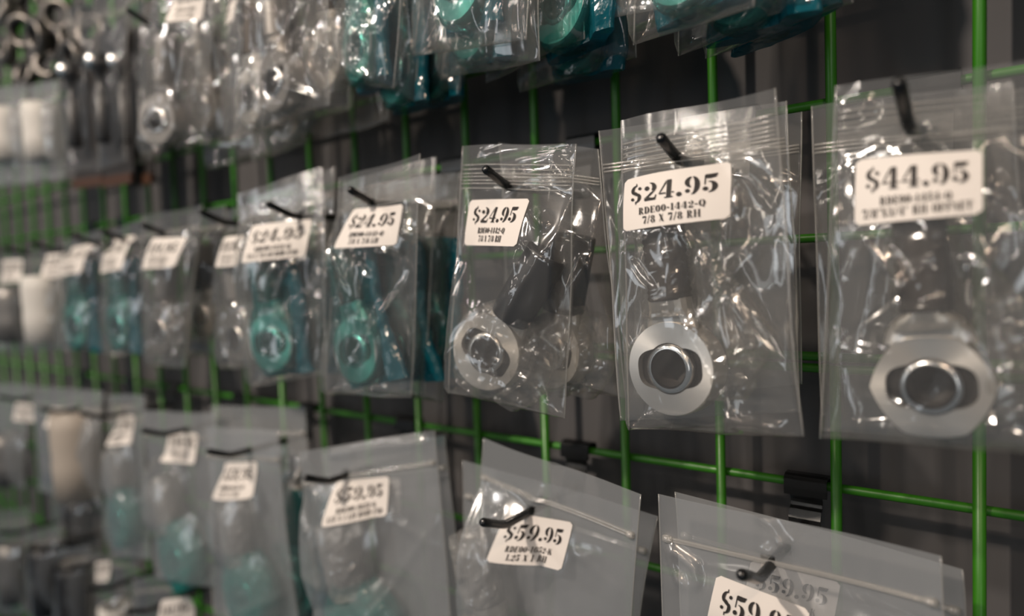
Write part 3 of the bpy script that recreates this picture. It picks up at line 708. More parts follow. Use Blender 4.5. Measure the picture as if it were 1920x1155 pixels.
BAGS = [
 {'label': 'clear zip bag priced $44.95 at right, nearest the camera', 'group': 'zip bags in the middle row', 'seed': 11, 'q': [(-0.0527, -0.097, 0.2355), (0.0315, -0.097, 0.2306), (-0.0636, -0.097, 0.0572), (0.0334, -0.097, 0.0606)], 'film': 'clear', 'hook': (0.374, 0.129), 'folds': [([(-0.075, 0.112), (0.037, 0.082), (0.148, 0.074)], 0.004, 0.004), ([(-0.017, 0.247), (0.038, 0.383), (0.039, 0.533)], 0.005, 0.005), ([(0.175, 0.401), (0.388, 0.565)], 0.004, 0.004), ([(0.73, 0.512), (0.795, 0.706), (0.837, 0.872)], 0.005, 0.005)], 'lab': [(0.129, 0.211), (0.713, 0.213), (0.72, 0.378), (0.152, 0.393)], 'text': [('$44.95', 0.33, 0.5, 0.5, 0.82), ('RDE00-1454-Q', 0.125, 0.265, 0.5, 0.56), ('7/8"X3/4" RH OFFSET', 0.135, 0.085, 0.5, 0.86)], 'con': [(0.511, 0.829, 0.0234, 0.0131), (0.468, 0.51, 0.0135, 0.0166)], 'parts': [{'kind': 'offset_side', 'ang': -4, 'scale': 0.9, 'label': 'offset steel rod end inside the $44.95 bag', 'group': 'rod ends in the middle row', 'u': 0.511, 'v': 0.829}], 'res': (46, 66), 'puff': 0.007, 'wr': 1.0, 'ncre': 10, 'ridges': (-0.055, -0.038, -0.022, -0.01, 0.004, 0.016, 0.034), 'ridge_r': 0.0005},
 {'label': 'clear zip bag directly behind the $44.95 bag', 'group': 'zip bags in the middle row', 'seed': 12, 'q': [(-0.0738, -0.062, 0.2337), (0.0167, -0.062, 0.2312), (-0.069, -0.062, 0.0519), (0.0242, -0.062, 0.0555)], 'film': 'clear', 'hook': (0.564, 0.119), 'con': [], 'parts': [], 'res': (30, 46)},
 {'label': 'clear zip bag with the largest tilted $24.95 label, numbered RDE00-1442-Q', 'group': 'zip bags in the middle row', 'seed': 13, 'q': [(-0.173, -0.093, 0.2366), (-0.0825, -0.103, 0.2401), (-0.178, -0.093, 0.0458), (-0.0686, -0.103, 0.0607)], 'film': 'clear', 'hook': (0.394, 0.145), 'folds': [([(0.739, 0.234), (0.749, 0.322)], 0.004, 0.005), ([(0.803, 0.225), (0.888, 0.272), (0.953, 0.32)], 0.004, 0.005), ([(0.7, 0.939), (0.794, 0.954), (0.909, 0.979)], 0.004, 0.005), ([(0.04, 0.118), (0.316, 0.12), (0.499, 0.122)], 0.004, 0.003), ([(0.112, 0.427), (0.17, 0.389), (0.245, 0.386)], 0.003, 0.004)], 'lab': [(0.073, 0.194), (0.733, 0.185), (0.739, 0.357), (0.115, 0.355)], 'text': [('$24.95', 0.33, 0.5, 0.5, 0.82), ('RDE00-1442-Q', 0.125, 0.265, 0.5, 0.62), ('7/8 X 7/8 RH', 0.135, 0.085, 0.5, 0.54)], 'con': [(0.328, 0.796, 0.0265, 0.0148), (0.273, 0.456, 0.0153, 0.0189)], 'parts': [{'kind': 'brown_side', 'ang': -5, 'scale': 1.02, 'label': 'steel rod end with dark shank under the largest $24.95 label', 'group': 'rod ends in the middle row', 'u': 0.328, 'v': 0.796}], 'res': (46, 66), 'ncre': 9, 'wr': 0.9, 'ridges': (-0.055, -0.038, -0.022, -0.01, 0.004, 0.016, 0.034), 'ridge_r': 0.0005},
 {'label': 'clear zip bag second in the stack behind the largest $24.95 label', 'group': 'zip bags in the middle row', 'seed': 14, 'q': [(-0.2004, -0.078, 0.238), (-0.0873, -0.058, 0.2418), (-0.1878, -0.078, 0.0492), (-0.0828, -0.058, 0.0626)], 'film': 'clear', 'hook': (0.549, 0.159), 'con': [], 'parts': [], 'res': (30, 46)},
 {'label': 'clear zip bag hindmost behind the largest $24.95 label', 'group': 'zip bags in the middle row', 'seed': 15, 'q': [(-0.188, -0.05, 0.239), (-0.0871, -0.03, 0.2385), (-0.1934, -0.05, 0.0617), (-0.0893, -0.03, 0.0728)], 'film': 'clear', 'hook': (0.511, 0.162), 'con': [], 'parts': [], 'res': (24, 36)},
 {'label': 'clear zip bag holding a black sleeved rod end, numbered RDE00-1442-Q', 'group': 'zip bags in the middle row', 'seed': 16, 'q': [(-0.303, -0.097, 0.2401), (-0.2028, -0.097, 0.2288), (-0.3211, -0.097, 0.0591), (-0.2234, -0.097, 0.0517)], 'film': 'clear', 'hook': (0.443, 0.146), 'folds': [([(0.218, 0.052), (0.473, 0.025), (0.938, 0.006)], 0.004, 0.004), ([(0.591, 0.085), (0.823, 0.058), (0.953, 0.115)], 0.004, 0.005), ([(0.109, 0.216), (0.081, 0.364)], 0.003, 0.003), ([(0.718, 0.231), (0.853, 0.287)], 0.003, 0.004)], 'lab': [(0.12, 0.211), (0.696, 0.197), (0.678, 0.374), (0.104, 0.386)], 'text': [('$24.95', 0.33, 0.5, 0.5, 0.78), ('RDE00-1442-Q', 0.125, 0.265, 0.5, 0.52), ('7/8 X 7/8 RH', 0.135, 0.085, 0.5, 0.46)], 'con': [(0.364, 0.797, 0.026, 0.0145), (0.722, 0.515, 0.015, 0.0185)], 'parts': [{'kind': 'sleeve_crinkle', 'ang': 35, 'scale': 1.0, 'twist': 8, 'label': 'rod end with a black thread sleeve in clear crinkled film', 'group': 'rod ends in the middle row', 'u': 0.364, 'v': 0.797}], 'res': (46, 66), 'ncre': 9, 'wr': 0.9, 'ridges': (-0.055, -0.038, -0.022, -0.01, 0.004, 0.016, 0.034), 'ridge_r': 0.0005},
 {'label': 'clear zip bag directly behind the black sleeved rod end bag', 'group': 'zip bags in the middle row', 'seed': 17, 'q': [(-0.2981, -0.061, 0.249), (-0.2025, -0.071, 0.2265), (-0.2905, -0.061, 0.0638), (-0.1904, -0.071, 0.0611)], 'film': 'clear', 'hook': (0.366, 0.178), 'con': [(0.441, 0.83, 0.026, 0.0145), (0.591, 0.487, 0.015, 0.0185)], 'parts': [{'kind': 'sleeve_crinkle', 'ang': 14, 'scale': 1.0, 'label': 'rod end half hidden behind the black sleeved rod end', 'group': 'rod ends in the middle row', 'u': 0.441, 'v': 0.83}], 'res': (30, 46)},
 {'label': 'teal filled zip bag numbered RDE00-1441-Q', 'group': 'zip bags in the middle row', 'seed': 18, 'q': [(-0.4436, -0.097, 0.2344), (-0.3396, -0.097, 0.2397), (-0.4682, -0.097, 0.0476), (-0.3684, -0.097, 0.0519)], 'film': 'clear', 'hook': (0.467, 0.144), 'folds': [([(0.101, 0.333), (0.188, 0.506), (0.284, 0.629)], 0.003, 0.0035), ([(0.238, 0.341), (0.463, 0.562), (0.541, 0.657)], 0.003, 0.004), ([(0.593, 0.473), (0.561, 0.564)], 0.004, 0.004), ([(0.763, 0.258), (0.946, 0.313)], 0.003, 0.003)], 'lab': [(0.292, 0.164), (0.851, 0.182), (0.829, 0.348), (0.191, 0.331)], 'text': [('$24.95', 0.33, 0.5, 0.5, 0.78), ('RDE00-1441-Q', 0.125, 0.265, 0.5, 0.54), ('7/8 X 7/8 LH', 0.135, 0.085, 0.5, 0.46)], 'con': [(0.405, 0.787, 0.026, 0.0145), (0.279, 0.466, 0.015, 0.0185)], 'parts': [{'kind': 'brown_teal', 'ang': -12, 'scale': 1.0, 'label': 'teal wrapped rod end in the RDE00-1441-Q bag', 'group': 'rod ends in the middle row', 'u': 0.405, 'v': 0.787}], 'res': (40, 60), 'ncre': 13, 'ridges': (-0.055, -0.038, -0.022, -0.01, 0.004, 0.016, 0.034), 'ridge_r': 0.0005},
 {'label': 'teal filled zip bag second behind the RDE00-1441-Q bag', 'group': 'zip bags in the middle row', 'seed': 19, 'q': [(-0.4593, -0.073, 0.2359), (-0.3623, -0.063, 0.2436), (-0.4818, -0.073, 0.0445), (-0.3805, -0.063, 0.045)], 'film': 'clear', 'hook': (0.655, 0.159), 'con': [(0.653, 0.777, 0.026, 0.0145), (0.61, 0.461, 0.015, 0.0185)], 'parts': [{'kind': 'steel_teal', 'ang': -4, 'scale': 1.0, 'label': 'teal wrapped rod end second behind the RDE00-1441-Q bag', 'group': 'rod ends in the middle row', 'u': 0.653, 'v': 0.777}], 'res': (28, 40)},
 {'label': 'teal filled zip bag hindmost behind the RDE00-1441-Q bag', 'group': 'zip bags in the middle row', 'seed': 20, 'q': [(-0.4614, -0.0405, 0.2354), (-0.3573, -0.0395, 0.2353), (-0.4831, -0.0405, 0.0391), (-0.3826, -0.0395, 0.0389)], 'film': 'clear', 'hook': (0.63, 0.13), 'con': [(0.741, 0.712, 0.026, 0.0145), (0.804, 0.4, 0.015, 0.0185)], 'parts': [{'kind': 'steel_teal', 'ang': 6, 'scale': 1.0, 'label': 'teal wrapped rod end hindmost behind the RDE00-1441-Q bag', 'group': 'rod ends in the middle row', 'u': 0.741, 'v': 0.712}], 'res': (28, 40)},
 {'label': 'teal zip bag with a blurred $24.95 label, left of the RDE00-1441-Q bag', 'group': 'zip bags in the middle row', 'seed': 21, 'q': [(-0.5835, -0.1012, 0.235), (-0.4831, -0.0828, 0.2495), (-0.5891, -0.1012, 0.0465), (-0.4872, -0.0828, 0.0605)], 'film': 'clear', 'hook': (0.734, 0.195), 'folds': [([(0.612, 0.356), (0.494, 0.53), (0.445, 0.686)], 0.003, 0.004), ([(0.909, 0.284), (0.701, 0.444), (0.555, 0.588)], 0.003, 0.004)], 'lab': [(0.246, 0.192), (0.889, 0.236), (0.827, 0.409), (0.192, 0.375)], 'text': [('$24.95', 0.33, 0.5, 0.5, 0.8), ('RDE00-1431-Q', 0.125, 0.265, 0.5, 0.56), ('7/8 X 7/8 LH ROD END', 0.135, 0.085, 0.5, 0.8)], 'con': [(0.366, 0.789, 0.026, 0.0145), (0.314, 0.462, 0.015, 0.0185)], 'parts': [{'kind': 'brown_teal', 'ang': -5, 'scale': 1.0, 'label': 'teal wrapped rod end under the blurred $24.95 label', 'group': 'rod ends in the middle row', 'u': 0.366, 'v': 0.789}], 'res': (40, 58), 'ncre': 12, 'ridges': (-0.055, -0.038, -0.022, -0.01, 0.004, 0.016, 0.034), 'ridge_r': 0.0005},
 {'label': 'teal zip bag behind the blurred $24.95 bag left of RDE00-1441-Q', 'group': 'zip bags in the middle row', 'seed': 22, 'q': [(-0.6049, -0.0725, 0.2359), (-0.5061, -0.0475, 0.2548), (-0.6222, -0.0725, 0.0463), (-0.5225, -0.0475, 0.061)], 'film': 'clear', 'hook': (0.993, 0.237), 'con': [(0.654, 0.823, 0.026, 0.0145), (0.696, 0.502, 0.015, 0.0185)], 'parts': [{'kind': 'steel_teal', 'ang': 4, 'scale': 1.0, 'label': 'teal wrapped rod end behind the blurred $24.95 bag', 'group': 'rod ends in the middle row', 'u': 0.654, 'v': 0.823}], 'res': (28, 40)},
 {'label': 'clear zip bag tucked behind the left edge of the blurred teal bag', 'group': 'zip bags in the middle row', 'seed': 23, 'q': [(-0.6444, -0.0843, 0.224), (-0.5465, -0.0857, 0.2273), (-0.6609, -0.0843, 0.057), (-0.5602, -0.0857, 0.0641)], 'film': 'clear', 'hook': (0.211, 0.082), 'lab': [(0.18, 0.179), (0.561, 0.183), (0.546, 0.367), (0.133, 0.357)], 'text': [('$24.95', 0.33, 0.5, 0.5, 0.78), ('RDE00-1430-Q', 0.125, 0.265, 0.5, 0.54), ('3/4 X 3/4 LH', 0.135, 0.085, 0.5, 0.5)], 'con': [(0.323, 0.81, 0.026, 0.0145), (0.258, 0.438, 0.015, 0.0185)], 'parts': [{'kind': 'dull_crinkle', 'ang': -6, 'label': 'bare steel rod end tucked left of the blurred teal bag', 'group': 'rod ends in the middle row', 'u': 0.323, 'v': 0.81}], 'res': (24, 36)},
 {'label': 'dark zip bag in the gap left of the tucked clear bag, middle row', 'group': 'zip bags in the middle row', 'seed': 24, 'q': [(-0.7857, -0.05, 0.233), (-0.6979, -0.05, 0.2361), (-0.807, -0.05, 0.0618), (-0.7172, -0.05, 0.0615)], 'film': 'clear', 'hook': (1.861, 0.156), 'con': [(0.51, 0.709, 0.026, 0.0145), (0.473, 0.354, 0.015, 0.0185)], 'parts': [{'kind': 'sleeve_crinkle', 'ang': -3, 'label': 'dark sleeved rod end in the gap left of the tucked clear bag', 'group': 'rod ends in the middle row', 'u': 0.51, 'v': 0.709}], 'res': (20, 30), 'wr': 0.8},
 {'label': 'clear zip bag between two teal bags and a dark one, middle row', 'group': 'zip bags in the middle row', 'seed': 25, 'q': [(-0.7951, -0.0957, 0.2299), (-0.677, -0.0923, 0.232), (-0.8095, -0.0957, 0.0512), (-0.7248, -0.0923, 0.0555)], 'film': 'clear', 'hook': (0.409, 0.131), 'lab': [(0.319, 0.161), (0.87, 0.179), (0.823, 0.358), (0.242, 0.353)], 'text': [('$24.95', 0.33, 0.5, 0.5, 0.78), ('RDE00-1430-Q', 0.125, 0.265, 0.5, 0.54), ('3/4 X 3/4 RH', 0.135, 0.085, 0.5, 0.5)], 'con': [(0.361, 0.754, 0.026, 0.0145), (0.446, 0.415, 0.015, 0.0185)], 'parts': [{'kind': 'dull_crinkle', 'ang': 8, 'label': 'bare steel rod end right of the teal bags, middle row', 'group': 'rod ends in the middle row', 'u': 0.361, 'v': 0.754}], 'res': (28, 40), 'wr': 1.4},
 {'label': 'teal filled zip bag second from the left, middle row', 'group': 'zip bags in the middle row', 'seed': 26, 'q': [(-0.9058, -0.0937, 0.2206), (-0.8035, -0.0903, 0.2277), (-0.9235, -0.0937, 0.0597), (-0.8266, -0.0903, 0.0638)], 'film': 'clear', 'hook': (0.534, 0.108), 'lab': [(0.182, 0.069), (0.789, 0.105), (0.745, 0.346), (0.15, 0.341)], 'text': [('$24.95', 0.33, 0.5, 0.5, 0.78), ('RDE00-1430-Q', 0.125, 0.265, 0.5, 0.54), ('3/4 X 3/4 RH', 0.135, 0.085, 0.5, 0.5)], 'con': [(0.356, 0.757, 0.026, 0.0145), (0.399, 0.379, 0.015, 0.0185)], 'parts': [{'kind': 'steel_teal', 'ang': 4, 'scale': 1.0, 'label': 'teal wrapped rod end second from the left, middle row', 'group': 'rod ends in the middle row', 'u': 0.356, 'v': 0.757}], 'res': (26, 38)},
 {'label': 'leftmost teal filled zip bag of the middle row', 'group': 'zip bags in the middle row', 'seed': 27, 'q': [(-1.033, -0.099, 0.2158), (-0.9271, -0.085, 0.2237), (-1.0577, -0.099, 0.0616), (-0.9562, -0.085, 0.0628)], 'film': 'clear', 'hook': (0.897, 0.099), 'lab': [(0.181, 0.08), (0.796, 0.102), (0.751, 0.334), (0.163, 0.329)], 'text': [('$24.95', 0.33, 0.5, 0.5, 0.78), ('RDE00-1430-Q', 0.125, 0.265, 0.5, 0.54), ('3/4 X 3/4 RH', 0.135, 0.085, 0.5, 0.5)], 'con': [(0.402, 0.77, 0.0273, 0.0152), (0.445, 0.364, 0.0158, 0.0194)], 'parts': [{'kind': 'steel_teal', 'ang': 4, 'scale': 1.05, 'label': 'leftmost teal wrapped rod end of the middle row', 'group': 'rod ends in the middle row', 'u': 0.402, 'v': 0.77}], 'res': (26, 38)},
 {'label': 'white filled zip bag left of the leftmost teal bag', 'group': 'zip bags in the middle row', 'seed': 28, 'q': [(-1.1675, -0.0942, 0.2061), (-1.0793, -0.0817, 0.2149), (-1.2131, -0.0943, 0.0513), (-1.1038, -0.0817, 0.0601)], 'film': 'clear', 'hook': (0.933, 0.053), 'lab': [(0.473, 0.068), (1.157, 0.095), (1.127, 0.327), (0.537, 0.293)], 'text': [('$24.95', 0.33, 0.5, 0.5, 0.78), ('RDE00-1430-Q', 0.125, 0.265, 0.5, 0.54), ('3/4 X 3/4 RH', 0.135, 0.085, 0.5, 0.5)], 'con': [(0.512, 0.591, 0.028, 0.014)], 'parts': [{'kind': 'tube', 'ang': 0, 'mat': 'white_sleeve', 'r': 0.03, 'h': 0.1, 'label': 'white sleeve in the bag left of the leftmost teal bag', 'group': 'sleeves', 'push': -0.0, 'u': 0.512, 'v': 0.591}], 'res': (24, 34)},
 {'label': 'greyish zip bag at the far left end of the middle row', 'group': 'zip bags in the middle row', 'seed': 29, 'q': [(-1.3244, -0.0965, 0.2048), (-1.2187, -0.0795, 0.2102), (-1.367, -0.0965, 0.0466), (-1.2668, -0.0795, 0.0472)], 'film': 'clear', 'hook': (1.189, 0.035), 'lab': [(0.209, 0.054), (0.819, 0.068), (0.838, 0.285), (0.203, 0.28)], 'text': [('$24.95', 0.33, 0.5, 0.5, 0.78), ('RDE00-1430-Q', 0.125, 0.265, 0.5, 0.54), ('3/4 X 3/4 RH', 0.135, 0.085, 0.5, 0.5)], 'con': [(0.507, 0.608, 0.026, 0.014)], 'parts': [{'kind': 'tube', 'ang': 0, 'mat': 'shank', 'r': 0.026, 'h': 0.09, 'label': 'grey sleeve in the far left bag of the middle row', 'group': 'sleeves', 'u': 0.507, 'v': 0.608}], 'res': (24, 34)},
 {'label': 'frosted zip bag lowest at right, its $59.95 label cut by the frame', 'group': 'frosted zip bags in the lower row', 'seed': 30, 'q': [(-0.1605, -0.087, 0.0087), (-0.0136, -0.063, -0.0058), (-0.1577, -0.087, -0.1534), (-0.005, -0.063, -0.1512)], 'film': 'milky', 'hook': (0.436, 0.174), 'folds': [([(0.026, 0.213), (0.055, 0.269), (0.081, 0.315)], 0.003, 0.004), ([(0.058, 0.206), (0.138, 0.246), (0.174, 0.293)], 0.004, 0.005), ([(0.407, 0.001), (0.445, 0.026), (0.475, 0.074)], 0.003, 0.004), ([(0.43, 0.131), (0.49, 0.086)], 0.003, 0.004)], 'lab': [(0.236, 0.256), (0.578, 0.296), (0.537, 0.523), (0.184, 0.487)], 'text': [('$59.95', 0.33, 0.5, 0.5, 0.8), ('RDE00-1652-K', 0.125, 0.265, 0.5, 0.6), ('1.25 X 1 RH', 0.135, 0.085, 0.5, 0.5)], 'con': [], 'parts': [], 'res': (46, 60), 'puff': 0.01, 'ncre': 7, 'wr': 0.7, 'zip': 0.17, 'ridges': (-0.004, 0.004), 'ridge_r': 0.001, 'beads': True},
 {'label': 'frosted zip bag behind the cut off $59.95 label, its price showing through', 'group': 'frosted zip bags in the lower row', 'seed': 31, 'q': [(-0.1604, -0.064, 0.0011), (-0.0065, -0.04, -0.0171), (-0.1542, -0.064, -0.1584), (0.0006, -0.04, -0.1586)], 'film': 'milky', 'hook': (0.417, 0.118), 'lab': [(0.293, 0.195), (0.613, 0.188), (0.581, 0.386), (0.258, 0.397)], 'text': [('$59.95', 0.33, 0.5, 0.5, 0.8), ('RDE00-1652-K', 0.125, 0.265, 0.5, 0.6), ('1.25 X 1 RH', 0.135, 0.085, 0.5, 0.5)], 'con': [], 'parts': [], 'res': (30, 40), 'wr': 0.7, 'zip': 0.17, 'ridges': (-0.004, 0.004), 'ridge_r': 0.001, 'beads': True},
 {'label': 'frosted zip bag tilted, numbered RDE00-1652-K', 'group': 'frosted zip bags in the lower row', 'seed': 32, 'q': [(-0.3225, -0.0637, 0.0185), (-0.1795, -0.0683, 0.0005), (-0.3658, -0.0637, -0.2459), (-0.2101, -0.0683, -0.2487)], 'film': 'milky', 'hook': (0.369, 0.164), 'folds': [([(0.001, 0.138), (0.049, 0.275), (0.091, 0.387)], 0.004, 0.005), ([(0.169, 0.203), (0.34, 0.149), (0.434, 0.1)], 0.004, 0.004), ([(0.5, 0.003), (0.549, 0.089)], 0.004, 0.004)], 'lab': [(0.265, 0.183), (0.648, 0.148), (0.631, 0.284), (0.242, 0.309)], 'text': [('$59.95', 0.33, 0.5, 0.5, 0.8), ('RDE00-1652-K', 0.125, 0.265, 0.5, 0.6), ('1.25 X 1 RH', 0.135, 0.085, 0.5, 0.5)], 'con': [(0.267, 0.657, 0.0299, 0.0203), (0.168, 0.388, 0.0172, 0.026)], 'parts': [{'kind': 'steel_bubble', 'ang': -12, 'scale': 1.15, 'label': 'bubble wrapped rod end below the RDE00-1652-K label', 'group': 'rod ends in the lower row', 'u': 0.267, 'v': 0.657}], 'res': (46, 60), 'puff': 0.01, 'ncre': 9, 'wr': 0.8, 'zip': 0.118, 'ridges': (-0.004, 0.004), 'ridge_r': 0.001, 'beads': True},
 {'label': 'frosted zip bag behind the tilted RDE00-1652-K bag', 'group': 'frosted zip bags in the lower row', 'seed': 33, 'q': [(-0.3563, -0.0502, -0.0081), (-0.1846, -0.0358, -0.0253), (-0.369, -0.0502, -0.2623), (-0.2331, -0.0358, -0.2574)], 'film': 'milky', 'hook': (0.477, 0.058), 'con': [], 'parts': [], 'res': (30, 40), 'wr': 0.7, 'zip': 0.118, 'ridges': (-0.004, 0.004), 'ridge_r': 0.001, 'beads': True},
 {'label': 'frosted $59.95 zip bag with a bright shining zip', 'group': 'frosted zip bags in the lower row', 'seed': 34, 'q': [(-0.5297, -0.0855, -0.0148), (-0.3854, -0.0545, 0.0163), (-0.5052, -0.0855, -0.2709), (-0.3653, -0.0545, -0.2201)], 'film': 'milky', 'hook': (0.349, 0.109), 'folds': [([(0.277, 0.027), (0.65, 0.027), (0.918, 0.036)], 0.005, 0.005), ([(0.011, 0.116), (0.115, 0.154)], 0.004, 0.004), ([(0.009, 0.216), (0.107, 0.272)], 0.003, 0.004)], 'lab': [(0.274, 0.129), (0.664, 0.143), (0.651, 0.277), (0.241, 0.265)], 'text': [('$59.95', 0.33, 0.5, 0.5, 0.8), ('RDE00-1651-K', 0.125, 0.265, 0.5, 0.6), ('1.25 X 1 LH ROD END', 0.135, 0.085, 0.5, 0.84)], 'con': [(0.342, 0.693, 0.0312, 0.0212), (0.231, 0.4, 0.018, 0.0271)], 'parts': [{'kind': 'steel_half', 'ang': -13, 'scale': 1.2, 'label': 'teal and clear wrapped rod end in the bright zip bag', 'group': 'rod ends in the lower row', 'u': 0.342, 'v': 0.693}], 'res': (44, 58), 'puff': 0.01, 'ncre': 7, 'wr': 0.7, 'zip': 0.118, 'ridges': (-0.004, 0.004), 'ridge_r': 0.001, 'beads': True},
 {'label': 'frosted zip bag behind the bright zip bag, grey label edge showing', 'group': 'frosted zip bags in the lower row', 'seed': 35, 'q': [(-0.5369, -0.0599, -0.0245), (-0.3893, -0.0321, 0.0083), (-0.5122, -0.0599, -0.288), (-0.3734, -0.0321, -0.2352)], 'film': 'milky', 'hook': (0.396, 0.076), 'lab': [(0.197, 0.119), (0.639, 0.136), (0.629, 0.264), (0.183, 0.251)], 'text': [('$59.95', 0.33, 0.5, 0.5, 0.8), ('RDE00-1651-K', 0.125, 0.265, 0.5, 0.6), ('1.25 X 1 LH ROD END', 0.135, 0.085, 0.5, 0.84)], 'con': [], 'parts': [], 'res': (28, 38), 'wr': 0.7, 'zip': 0.118, 'ridges': (-0.004, 0.004), 'ridge_r': 0.001, 'beads': True},
 {'label': 'frosted teal zip bag priced $59.95 left of the bright zip bag', 'group': 'frosted zip bags in the lower row', 'seed': 36, 'q': [(-0.7239, -0.078, -0.0136), (-0.5885, -0.07, -0.0036), (-0.724, -0.078, -0.3081), (-0.5695, -0.07, -0.2589)], 'film': 'milky', 'hook': (0.617, 0.081), 'lab': [(0.264, 0.139), (0.715, 0.13), (0.683, 0.267), (0.21, 0.266)], 'text': [('$59.95', 0.33, 0.5, 0.5, 0.8), ('RDE00-1651-K', 0.125, 0.265, 0.5, 0.6), ('1.25 X 1 LH', 0.135, 0.085, 0.5, 0.5)], 'con': [(0.472, 0.655, 0.0299, 0.0203), (0.389, 0.4, 0.0172, 0.026)], 'parts': [{'kind': 'steel_half', 'ang': -10, 'scale': 1.15, 'label': 'teal wrapped rod end left of the bright zip bag', 'group': 'rod ends in the lower row', 'u': 0.472, 'v': 0.655}], 'res': (34, 48), 'puff': 0.01, 'wr': 0.7, 'zip': 0.118, 'ridges': (-0.004, 0.004), 'ridge_r': 0.001, 'beads': True},
 {'label': 'tall frosted zip bag behind the priced teal ones, its top under the rail', 'group': 'frosted zip bags in the lower row', 'seed': 37, 'q': [(-0.7474, -0.053, 0.0075), (-0.6083, -0.027, 0.0076), (-0.754, -0.053, -0.2644), (-0.5987, -0.027, -0.2363)], 'film': 'milky', 'hook': (0.77, 0.148), 'con': [(0.814, 0.788, 0.0338, 0.023), (0.888, 0.479, 0.0195, 0.0293)], 'parts': [{'kind': 'steel_teal', 'ang': 8, 'scale': 1.3, 'label': 'dark teal rod end behind the priced teal frosted bag', 'group': 'rod ends in the lower row', 'u': 0.814, 'v': 0.788}], 'res': (28, 38), 'wr': 0.6, 'zip': 0.118, 'ridges': (-0.004, 0.004), 'ridge_r': 0.001, 'beads': True},
 {'label': 'frosted zip bag with a leaning teal part, second left of the bright zip', 'group': 'frosted zip bags in the lower row', 'seed': 38, 'q': [(-0.8776, -0.074, -0.0093), (-0.7223, -0.066, -0.0004), (-0.8822, -0.074, -0.2321), (-0.739, -0.066, -0.2089)], 'film': 'milky', 'hook': (0.618, 0.096), 'lab': [(0.378, 0.116), (0.771, 0.118), (0.759, 0.29), (0.301, 0.284)], 'text': [('$59.95', 0.33, 0.5, 0.5, 0.8), ('RDE00-1650-K', 0.125, 0.265, 0.5, 0.6), ('1 X 1 LH', 0.135, 0.085, 0.5, 0.4)], 'con': [(0.484, 0.851, 0.0299, 0.0203), (0.307, 0.545, 0.0172, 0.026)], 'parts': [{'kind': 'steel_half', 'ang': -22, 'scale': 1.15, 'label': 'leaning teal wrapped rod end, lower row', 'group': 'rod ends in the lower row', 'u': 0.484, 'v': 0.851}], 'res': (32, 46), 'wr': 0.7, 'zip': 0.145, 'ridges': (-0.004, 0.004), 'ridge_r': 0.001, 'beads': True},
 {'label': 'narrow frosted zip bag with a teal part right of the milky bag', 'group': 'frosted zip bags in the lower row', 'seed': 39, 'q': [(-1.0269, -0.0613, -0.0058), (-0.8781, -0.0707, 0.008), (-1.0474, -0.0613, -0.2466), (-0.902, -0.0707, -0.2145)], 'film': 'milky', 'hook': (0.5, 0.099), 'lab': [(0.325, 0.129), (0.773, 0.124), (0.733, 0.286), (0.247, 0.29)], 'text': [('$59.95', 0.33, 0.5, 0.5, 0.8), ('RDE00-1650-K', 0.125, 0.265, 0.5, 0.6), ('1 X 1 LH', 0.135, 0.085, 0.5, 0.4)], 'con': [(0.44, 0.747, 0.0286, 0.0195), (0.392, 0.456, 0.0165, 0.0248)], 'parts': [{'kind': 'steel_half', 'ang': -6, 'scale': 1.1, 'label': 'teal wrapped rod end in the narrow frosted bag', 'group': 'rod ends in the lower row', 'u': 0.44, 'v': 0.747}], 'res': (26, 40), 'wr': 0.7, 'zip': 0.145, 'ridges': (-0.004, 0.004), 'ridge_r': 0.001, 'beads': True},
 {'label': 'wide milky zip bag left of the narrow frosted bag', 'group': 'frosted zip bags in the lower row', 'seed': 40, 'q': [(-1.2449, -0.085, -0.0026), (-1.0274, -0.065, 0.0001), (-1.252, -0.085, -0.1752), (-1.0583, -0.065, -0.1679)], 'film': 'milky', 'hook': (0.701, 0.165), 'lab': [(0.303, 0.185), (0.613, 0.18), (0.61, 0.352), (0.308, 0.35)], 'text': [('$59.95', 0.33, 0.5, 0.5, 0.8), ('RDE00-1649-K', 0.125, 0.265, 0.5, 0.6), ('1 X 1 RH', 0.135, 0.085, 0.5, 0.4)], 'con': [(0.707, 0.57, 0.03, 0.016)], 'parts': [{'kind': 'tube', 'ang': 0, 'mat': 'beige_sleeve', 'r': 0.034, 'h': 0.13, 'label': 'beige sleeve in the wide milky bag', 'group': 'sleeves', 'u': 0.707, 'v': 0.57}], 'res': (26, 36), 'wr': 0.6, 'puff': 0.016, 'zip': 0.17, 'ridges': (-0.004, 0.004), 'ridge_r': 0.001, 'beads': True},
 {'label': 'milky zip bag at the far left end of the lower row', 'group': 'frosted zip bags in the lower row', 'seed': 41, 'q': [(-1.5254, -0.082, -0.0165), (-1.3365, -0.062, -0.0128), (-1.5922, -0.082, -0.218), (-1.3806, -0.062, -0.1987)], 'film': 'milky', 'hook': (1.333, 0.084), 'lab': [(0.793, 0.177), (1.114, 0.184), (1.111, 0.352), (0.794, 0.34)], 'text': [('$59.95', 0.33, 0.5, 0.5, 0.8), ('RDE00-1649-K', 0.125, 0.265, 0.5, 0.6), ('1 X 1 RH', 0.135, 0.085, 0.5, 0.4)], 'con': [(0.633, 0.728, 0.03, 0.015)], 'parts': [{'kind': 'tube', 'ang': 0, 'mat': 'shank', 'r': 0.03, 'h': 0.09, 'label': 'grey sleeve in the far left milky bag', 'group': 'sleeves', 'u': 0.633, 'v': 0.728}], 'res': (22, 32), 'wr': 0.6, 'zip': 0.145, 'ridges': (-0.004, 0.004), 'ridge_r': 0.001, 'beads': True},
